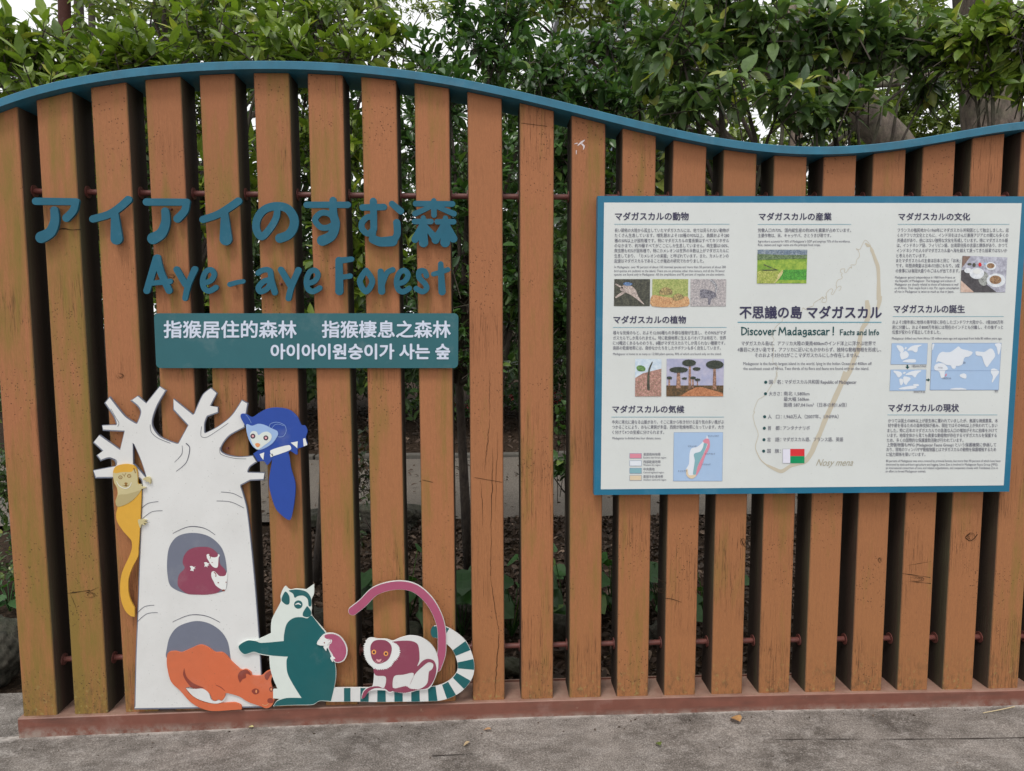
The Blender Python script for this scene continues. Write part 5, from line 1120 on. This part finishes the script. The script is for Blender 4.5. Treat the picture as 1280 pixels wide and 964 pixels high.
# trees further back
def ftree(name, label, base, blobs, lm, size, twigs, per, bark, tr, seed, trunks=None, **k):
    return plant(name, label, base, blobs, lm, size, .5, twigs, per, 0, bark, tr, .1, .2, .05, 'trees beyond the garden path', ymin=2, cat='tree', trunks=trunks, seed=seed, **k)
def at_d(px, D): p = depth_pt(px, 405, D); return (p[0], p[1], 0.)
ftree('evergreen_tree', 'dark tree filling the background behind the left shrubs', at_d(90, 8.5), [(40, 150, 8.5, 1.1, .8), (160, 100, 9, 1.3, .9), (120, 250, 9, 1.4, 1.), (60, 380, 9, 1.3, .9), (200, 300, 9, 1.2, 1), (230, 20, 9.5, 1, .8)], LM_K, .13, 1500, 8, BARKD, .09, 31)
ftree('evergreen_tree', 'dark tree in the background under the middle of the cap curve', at_d(424, 9), [(330, 60, 9.5, 1.3, .8), (420, 160, 9, 1.3, 1), (330, 260, 9, 1.4, 1), (480, 300, 9, 1.3, 1), (400, 400, 9, 1.3, .7)], LM_K, .13, 1500, 8, BARKD, .1, 32)
ftree('evergreen_tree', 'pale feathery tree seen against the sky between left and middle shrubs', at_d(470, 14), [(440, 20, 14, .9, .6), (530, 10, 15, .9, .35), (480, -20, 14, .9, .5), (500, 90, 14, .8, .4)], LM_L, .1, 300, 7, BARKD, .07, 33)
ftree('evergreen_tree', 'dark background tree behind the small-leaved middle shrubs', at_d(606, 9), [(620, 180, 9, 1.2, 1), (700, 120, 9.5, 1.1, .8), (560, 300, 9, 1.2, .9), (700, 320, 9, 1.3, 1), (630, 420, 9.5, 1.4, .6)], LM_K, .12, 1500, 8, BARKD, .1, 34)
ftree('evergreen_tree', 'olive green background tree behind the printed panel', at_d(870, 10), [(800, 150, 10, .9, .8), (850, 60, 10, 1.2, .9), (900, 200, 10, 1.6, 1.1), (960, 90, 10.5, 1.1, 1), (900, 380, 10, 1.8, 1)], LM_L, .13, 1300, 8, BARKD, .1, 35)
ftree('evergreen_tree', 'light green background tree left of the big grey trunk', at_d(1150, 12), [(1140, 130, 12, 1.3, .8), (1060, 170, 12, 1.2, .6), (1230, 170, 12, 1.2, .6), (1120, 40, 13, 1.2, .9), (1290, 60, 13, 1.2, 1)], LM_L, .15, 1300, 8, BARKD, .12, 36)
ftree('evergreen_tree', 'dark tree low behind the flower bed left of the middle', at_d(285, 12), [(200, 330, 12, 2, 1.3), (330, 330, 12, 2, 1.3), (270, 440, 12, 2.4, .7), (60, 440, 12, 2.2, .8), (-60, 330, 12, 2, 1.4)], LM_K, .17, 1600, 8, BARKD, .1, 41)
ftree('evergreen_tree', 'dark tree low behind the flower bed at the middle', at_d(540, 12.5), [(460, 350, 12, 2, 1.2), (600, 350, 12.5, 2, 1.2), (500, 455, 12.5, 2.4, .5), (540, 478, 11, 3, .35), (760, 480, 11, 2, .35), (340, 478, 11, 2, .35), (720, 340, 12, 2, 1.2), (680, 450, 12.5, 2.4, .5), (560, 200, 13, 2, 1.6), (700, 220, 13, 2, 1.5)], LM_K, .17, 2200, 8, BARKD, .1, 42)
ftree('evergreen_tree', 'dark tree in the gaps between the posts above the panel', at_d(980, 11), [(780, 200, 9, .9, .8), (860, 230, 11, 1.2, .9), (960, 230, 11, 1.2, .9), (1060, 250, 11, 1.5, .8), (1100, 450, 11, 2, 1.), (900, 450, 11, 2.2, 1.), (760, 430, 12, 1.6, .9)], LM_K, .15, 1500, 8, BARKD, .1, 43)
ftree('evergreen_tree', 'yellow-green canopy against the sky above the left shrubs', at_d(250, 7), [(190, 10, 6.5, .8, .45), (290, -10, 6.5, .9, .5), (380, 5, 6.8, .8, .5), (120, 40, 7, .6, .4), (450, 10, 7, .35, .4), (200, -60, 6.5, 1.4, .4)], LM_L, .12, 330, 7, BARKD, .06, 44)
ftree('evergreen_tree', 'olive green canopy above the right half of the cap', at_d(845, 6.6), [(760, 0, 6.5, .7, .5), (860, 20, 6.6, .8, .5), (960, 60, 7.4, .7, .5), (1090, 10, 7.5, .9, .5), (1160, 70, 8, .6, .45), (700, -10, 6.5, .8, .4), (630, -10, 6.8, .7, .35), (1000, -40, 6.6, 1.8, .4)], LM_L, .12, 520, 7, BARKD, .06, 45)
# big trunks on the right
def PT(px, py, D): return depth_pt(px, py, D)
b0 = np.array(at_d(1245, 7.)); bt_ = thing('large_tree', 'thick grey-barked upright tree trunk near the right edge above the cap', 'tree', tuple(b0))
MB().tube([b0-np.array([0, 0, .1]), PT(1243, 300, 7), PT(1240, 160, 7), PT(1232, 60, 7), PT(1222, -60, 7), PT(1215, -260, 7.2)], [.36, .28, .265, .26, .24, .2], 22).build('trunk', BARK, bt_, True)
MB().tube([PT(1238, 90, 7), PT(1275, 30, 6.7), PT(1330, -60, 6.5)], [.14, .09, .07], 10).build('branch', BARK, bt_, True)
MB().tube([PT(1232, 70, 6.9), PT(1180, 92, 6.3), PT(1120, 104, 5.9), PT(1075, 108, 5.6)], [.05, .04, .032, .02], 8).build('branch', BARK, bt_, True)
MB().tube([PT(1225, 80, 6.9), PT(1190, 98, 6.3), PT(1150, 112, 5.9)], [.04, .03, .015], 8).build('branch', BARK, bt_, True)
b0 = np.array(at_d(1215, 6.)); lt = thing('leaning_tree', 'grey-barked tree trunk leaning to the upper left above the lowest part of the cap', 'tree', tuple(b0))
MB().tube([b0-np.array([0, 0, .1]), PT(1170, 260, 6), PT(1115, 178, 6), PT(1070, 130, 6), PT(1030, 88, 6), PT(1003, 20, 6), PT(985, -60, 6)], [.26, .17, .155, .145, .135, .12, .1], 18).build('trunk', BARK, lt, True)
MB().tube([PT(1050, 105, 5.9), PT(1010, 118, 5.5), PT(960, 90, 5.2), PT(945, 60, 5.1)], [.07, .045, .03, .015], 8).build('branch', BARK, lt, True)
b0 = np.array(at_d(992, 4.6)); pt_ = thing('slender_tree', 'slender pale trunk standing just behind the lowest dip of the cap', 'tree', tuple(b0))
MB().tube([b0-np.array([0, 0, .1]), PT(993, 260, 4.6), PT(995, 180, 4.6), PT(999, 130, 4.6), PT(985, 70, 4.7), PT(992, -20, 4.8)], [.05, .042, .04, .034, .028, .02], 12).build('trunk', BARKP, pt_, True)
MB().tube([PT(997, 140, 4.6), PT(965, 95, 4.5), PT(958, 70, 4.5), PT(935, 20, 4.4)], [.02, .016, .014, .008], 8).build('branch', BARKD, pt_, True)
MB().tube([PT(958, 75, 4.5), PT(950, 90, 4.5), PT(953, 60, 4.4), PT(975, 30, 4.4)], [.013, .01, .01, .006], 8).build('branch', BARKD, pt_, True)
for px, D, r_, lab in ((97, 9, .06, 'thin dark trunk beside the brown pole at the top left'), (113, 9.5, .045, 'thinner dark trunk right of the one beside the brown pole')):
    b0 = np.array(at_d(px, D)); t_ = thing('slender_tree', lab, 'tree', tuple(b0))
    MB().tube([b0, PT(px, 200, D), PT(px+2, 30, D), PT(px-2, -150, D)], [r_*1.2, r_, r_, r_*.8], 10).build('trunk', BARKD, t_, True)
POLEM = mat('pole_brown_paint', (.05, .02, .016), .8, .1, .1)
b0 = np.array(at_d(78, 6)); pl = thing('steel_pole', 'dark reddish brown steel pole rising behind the top left leaves', 'pole', tuple(b0))
MB().tube([b0, PT(77, -200, 6)], [.05, .05], 16).build('shaft', POLEM, pl, True); MB().tube([b0, b0+np.array([0, 0, .02])], [.11, .11], 16).build('base_plate', RODM, pl)
# far building
fb = PT(765, 80, 26); fbz = thing('pale_building', 'pale bluish building glimpsed through the leaves above the middle of the cap', 'building', (fb[0], fb[1], 0))
BW = mat('far_wall_pale', (.55, .57, .6), .7, .3, .05, 2); GLS = mat('far_window_glass', (.12, .16, .2), .15, .6, .05)
x0, y0 = fb[0]-1.9, fb[1]
MB().box((x0, y0, 0), (x0+3.8, y0+6, 13.2)).build('wall', BW, fbz); MB().box((x0-.15, y0-.15, 13.2), (x0+3.95, y0+6.1, 13.6)).build('roof', BW, fbz)
for r_ in range(4):
    for c_ in range(3):
        x_ = x0+.35+c_*1.15; z_ = 1.6+r_*3
        MB().box((x_, y0-.05, z_), (x_+.85, y0+.001, z_+1.3)).build('window_frame', WHP, fbz)
        MB().box((x_+.06, y0-.07, z_+.06), (x_+.79, y0-.051, z_+1.24)).build('window', GLS, fbz)
# kerb, beds, litter
kb = thing('path_kerb', 'low grey stone kerb along the far side of the garden path', 'kerb', (0, 5.06, 0))
KST = mat('kerb_stone', (.11, .102, .09), .9, .2, .2, 9, .4, dirt=.4)
for k in range(30): 
    x = -8+k*.62; MB().box((x+random.uniform(0, .01), 5.0+random.uniform(-.006, .006), -.02), (x+.6, 5.12, .05+random.uniform(-.006, .006)), .012).build('kerb_stone', KST, kb)
def litter(name, n, xr, yr, zf, size, cols, lab=None, seed=3):
    rg = np.random.default_rng(seed); pos = np.stack([rg.uniform(*xr, n), rg.uniform(*yr, n), np.zeros(n)], 1)
    pos[:, 2] = [zf(a, b)+c for a, b, c in zip(pos[:, 0], pos[:, 1], rg.uniform(0, .4*size, n))]
    ax = rg.normal(size=(n, 3)); ax[:, 2] *= .3; up = np.array([0, 0, 1.])+rg.normal(0, .5, (n, 3))
    o = bpy.data.objects.new(name, None); o.location = (0, 0, 0)
    class Q: location = (0, 0, 0)
    me_o = leaves_mesh2(name, leaf_tmpl(.5, .3, .3), frames(ax, up), pos, rg.uniform(.5, 1.2, n)*size, cols); me_o['kind'] = 'stuff'; return me_o
def leaves_mesh2(name, tm, Fr, pos, sz, m):
    e = bpy.data.objects.new('tmp', None); COL.objects.link(e); o = leaves_mesh(name, tm, Fr, pos, sz, m, e); o.parent = None; bpy.data.objects.remove(e); return o
LIT = leafmat('dry_litter', (.03, .018, .012), (.08, .048, .034), (.26, .18, .13), .8, .05)
litter('leaf_litter', 12000, (-1.5, 3.2), (.17, 2.6), lambda x, y: float(gz(x))+.008, .05, LIT)
litter('leaf_litter', 5000, (-5, 5), (5.2, 10), lambda x, y: -.02, .09, LIT, seed=5)
litter('path_litter', 700, (-5, 5), (2.7, 4.95), lambda x, y: .018, .05, LIT, seed=9)
plant('bare_shrub', 'thin twiggy low shrub with sparse small leaves in front of the garden path', gp(478, 735), [(455, 590, 4.1, .16, .22), (480, 540, 4.1, .14, .16), (440, 660, 4.0, .12, .12)], LM_R, .045, .5, 110, 4, 0, BARKD, .012, .1, .3, .1, None, cat='shrub', seed=51)
plant('bare_shrub', 'thin sprig with a few dark hanging leaves beside the left edge of the panel', gp(702, 735), [(700, 580, 3.7, .05, .08), (704, 520, 3.7, .05, .1)], LM_D, .07, .5, 16, 4, 40, BARKD, .008, .1, .1, .4, None, cat='shrub', seed=52)
FLW = leafmat('red_flower', (.35, .03, .03), (.5, .06, .07), (.55, .12, .14), .6, .2)
p = ground_pt(650, 492); litter('red_flowers', 500, (p[0]-1.6, p[0]+2.), (8.2, 9.4), lambda x, y: .25+.1*math.sin(x*5), .07, FLW, seed=6)
litter('flower_foliage', 1500, (p[0]-2.6, p[0]+3.), (8.0, 9.6), lambda x, y: .12+.08*math.sin(x*5), .1, LM_D, seed=7)
# stones
MOSS = barkmat('mossy_stone', (.012, .014, .008), (.10, .09, .07), 22)
def rock(label, c, s, seed, name='rock'):
    bm = bmesh.new(); bmesh.ops.create_icosphere(bm, subdivisions=5, radius=1); rg = random.Random(seed); ph = [rg.uniform(0, 6) for _ in range(9)]
    for v in bm.verts:
        q = v.co; d = 1+.16*math.sin(q.x*2.1+ph[0])*math.cos(q.y*2.7+ph[1])+.1*math.sin(q.z*4+ph[2]+q.x*3)+.05*math.sin(q.x*9+ph[3])*math.sin(q.y*8+ph[4])+.035*math.sin(q.z*17+ph[5])*math.sin(q.x*14+q.y*11)+.02*math.sin(q.x*31+ph[6])*math.sin(q.z*27+q.y*23+ph[7])
        m_ = max(abs(q.x), abs(q.y), abs(q.z)); v.co = Vector((q.x*s[0], q.y*s[1], q.z*s[2]))*d*(.75+.25/m_)
    me = bpy.data.meshes.new(name); bm.to_mesh(me); bm.free(); me.materials.append(MOSS)
    me.polygons.foreach_set('use_smooth', [True]*len(me.polygons)); o = bpy.data.objects.new(name, me); COL.objects.link(o); o.location = c
    tag(o, label, 'rock', 'mossy rocks behind the fence'); return o
def rk(px, py, D, s, seed, lab): p = PT(px, py, D); rock(lab, tuple(p), s, seed)
rk(-32, 822, 2.86, (.17, .14, .13), 1, 'mossy boulder on the pavement edge at the left end of the fence')
rk(395, 790, 3.3, (.13, .1, .12), 2, 'mossy rock behind the teal lemur board')
rk(505, 800, 3.25, (.1, .09, .08), 3, 'mossy rock seen between posts under the curved rose tail')
rk(580, 775, 3.35, (.12, .1, .09), 4, 'mossy rock behind the end of the striped tail')
rk(705, 795, 3.2, (.11, .09, .09), 5, 'mossy rock left of the information panel low between posts')
rk(455, 648, 4.95, (.42, .14, .10), 6, 'long low rock at the near edge of the garden path')
rk(830, 800, 3.2, (.1, .09, .08), 7, 'mossy rock under the left part of the information panel')
rk(640, 835, 2.85, (.06, .05, .035), 8, 'small stone low behind the cracked middle post')
# broad-leaved ground plants
HT = leaf_tmpl(.95, .05, .2)
HTm = bpy.data.meshes.new('leaf'); _v = HT[0].copy(); HTm.from_pydata([tuple(q) for q in _v], [], HT[1]); HTm.materials.append(LM_H); HTm.update()
def broad(px, py, n, sz, seed, lab):
    rg = np.random.default_rng(seed); b = np.array(gp(px, py)); r_ = thing('broad_leaf_plant', lab, 'plant', tuple(b), 'broad-leaved plants in the bed')
    for k in range(n):
        a = rg.uniform(0, 6.28); h = rg.uniform(.10, .30)*sz/.12; rr = rg.uniform(.04, .16); tp_ = np.array([math.cos(a)*rr, math.sin(a)*rr*.7, h])
        MB().tube([b, b+tp_*np.array([.4, .4, .6]), b+tp_], .0025, 5).build('stem', LM_H, r_)
        s_ = sz*rg.uniform(.7, 1.2); ax = np.array([[math.cos(a), math.sin(a)-.5, -.25]]); fr = frames(ax, np.array([[rg.normal(0, .2), -.6, 1.]]))[0]*s_
        o = bpy.data.objects.new('leaf', HTm); COL.objects.link(o); o.parent = r_; M_ = Matrix.Identity(4)
        for i in range(3):
            for j in range(3): M_[i][j] = fr[i, j]
            M_[i][3] = tp_[i]
        o.matrix_basis = M_
broad(455, 765, 11, .13, 1, 'broad-leaved plant seen between posts beside the teal lemur board')
broad(512, 775, 12, .14, 2, 'broad-leaved plant inside the loop of the rose tail')
broad(578, 800, 10, .15, 3, 'broad-leaved plant between the striped tail and the cracked post')
broad(640, 800, 14, .14, 4, 'broad-leaved plant just right of the cracked middle post')
broad(705, 775, 12, .12, 5, 'broad-leaved plant left below the information panel corner')
broad(765, 770, 12, .12, 6, 'broad-leaved plant under the left edge of the information panel')
broad(825, 775, 12, .11, 7, 'broad-leaved plant below the climate map of the panel')
broad(880, 770, 9, .1, 8, 'broad-leaved plant right of the one below the climate map')
broad(12, 760, 14, .07, 9, 'small-leaved plant beside the boulder at the left end')
broad(660, 740, 8, .12, 10, 'broad-leaved plant further back right of the middle post')
litter('pavement_debris', 70, (-1.9, 1.9), (-.12, -.03), lambda x, y: float(gz(x))+.001, .010, LIT, seed=21)
litter('pavement_debris', 50, (-2.2, 2.2), (-1.0, -.1), lambda x, y: float(gz(x))+.001, .008, LIT, seed=22)
# hairline joints in the pavement
def joint(pts, w0):
    a, b = stripline(pts, w0); V = []
    for q in list(a)+list(b):
        p = ground_pt(q[0], q[1]); p[2] = float(gz(p[0]))+.0012*math.sin(p[0]*7.1+p[1]*5)+.003; V.append(p)
    n = len(a); o = meshobj('pavement_crack', V, [(k, k+1, n+k+1, n+k) for k in range(n-1)], mat('joint_dark', (.05, .042, .038), .95, .1, .2), g1); o['kind'] = 'structure'
joint(wig(960, 928, 1080, 927, 5, 1.5), [.1, .8, .2, .9, .1]); joint(wig(1100, 927, 1290, 922, 8, 1.5), [.2, .9, .3, 1.1, .5, 1.2]); joint(wig(540, 948, 600, 945, 4, 1.5), [1.2, .7, .1])
# leaves fallen on the pavement
def fallen(px, py, sz, rot, col, lab, w_=.5):
    b = np.array(gp(px, py)); me_t = leaf_tmpl(w_, .25, .25)
    R = np.array([[math.cos(rot), -math.sin(rot), 0], [math.sin(rot), math.cos(rot), 0], [0, 0, 1]])
    V = me_t[0]@R.T*sz+np.array([0, 0, .003+.25*sz]); o = meshobj('fallen_leaf', V, me_t[1], mat('fallen_'+lab.split()[0], col, .7, .3, .2, 60)); o.location = tuple(b); tag(o, lab, 'leaf')
fallen(925, 910, .05, .4, (.42, .24, .10), 'orange curled dry leaf on the pavement right of centre', .9)
fallen(614, 918, .03, 1.3, (.34, .19, .09), 'brown small dry leaf on the pavement at the centre')
fallen(587, 933, .026, 2.2, (.40, .30, .18), 'buff tiny dry leaf on the pavement left of centre')
fallen(825, 939, .03, .2, (.12, .16, .04), 'green small leaf fragment on the pavement', .8)
fallen(317, 912, .024, 1.2, (.5, .45, .2), 'yellowish tiny leaf against the foot of the rail on the left')
_q = [gp(1229, 892), gp(1250, 888), gp(1268, 884)]
o = MB().tube([np.array(a)+np.array([0, 0, .004]) for a in _q], .0018, 5).build('straw', mat('straw', (.55, .45, .28), .7), None); tag(o, 'pale dry straw lying on the pavement at the far right', 'straw')
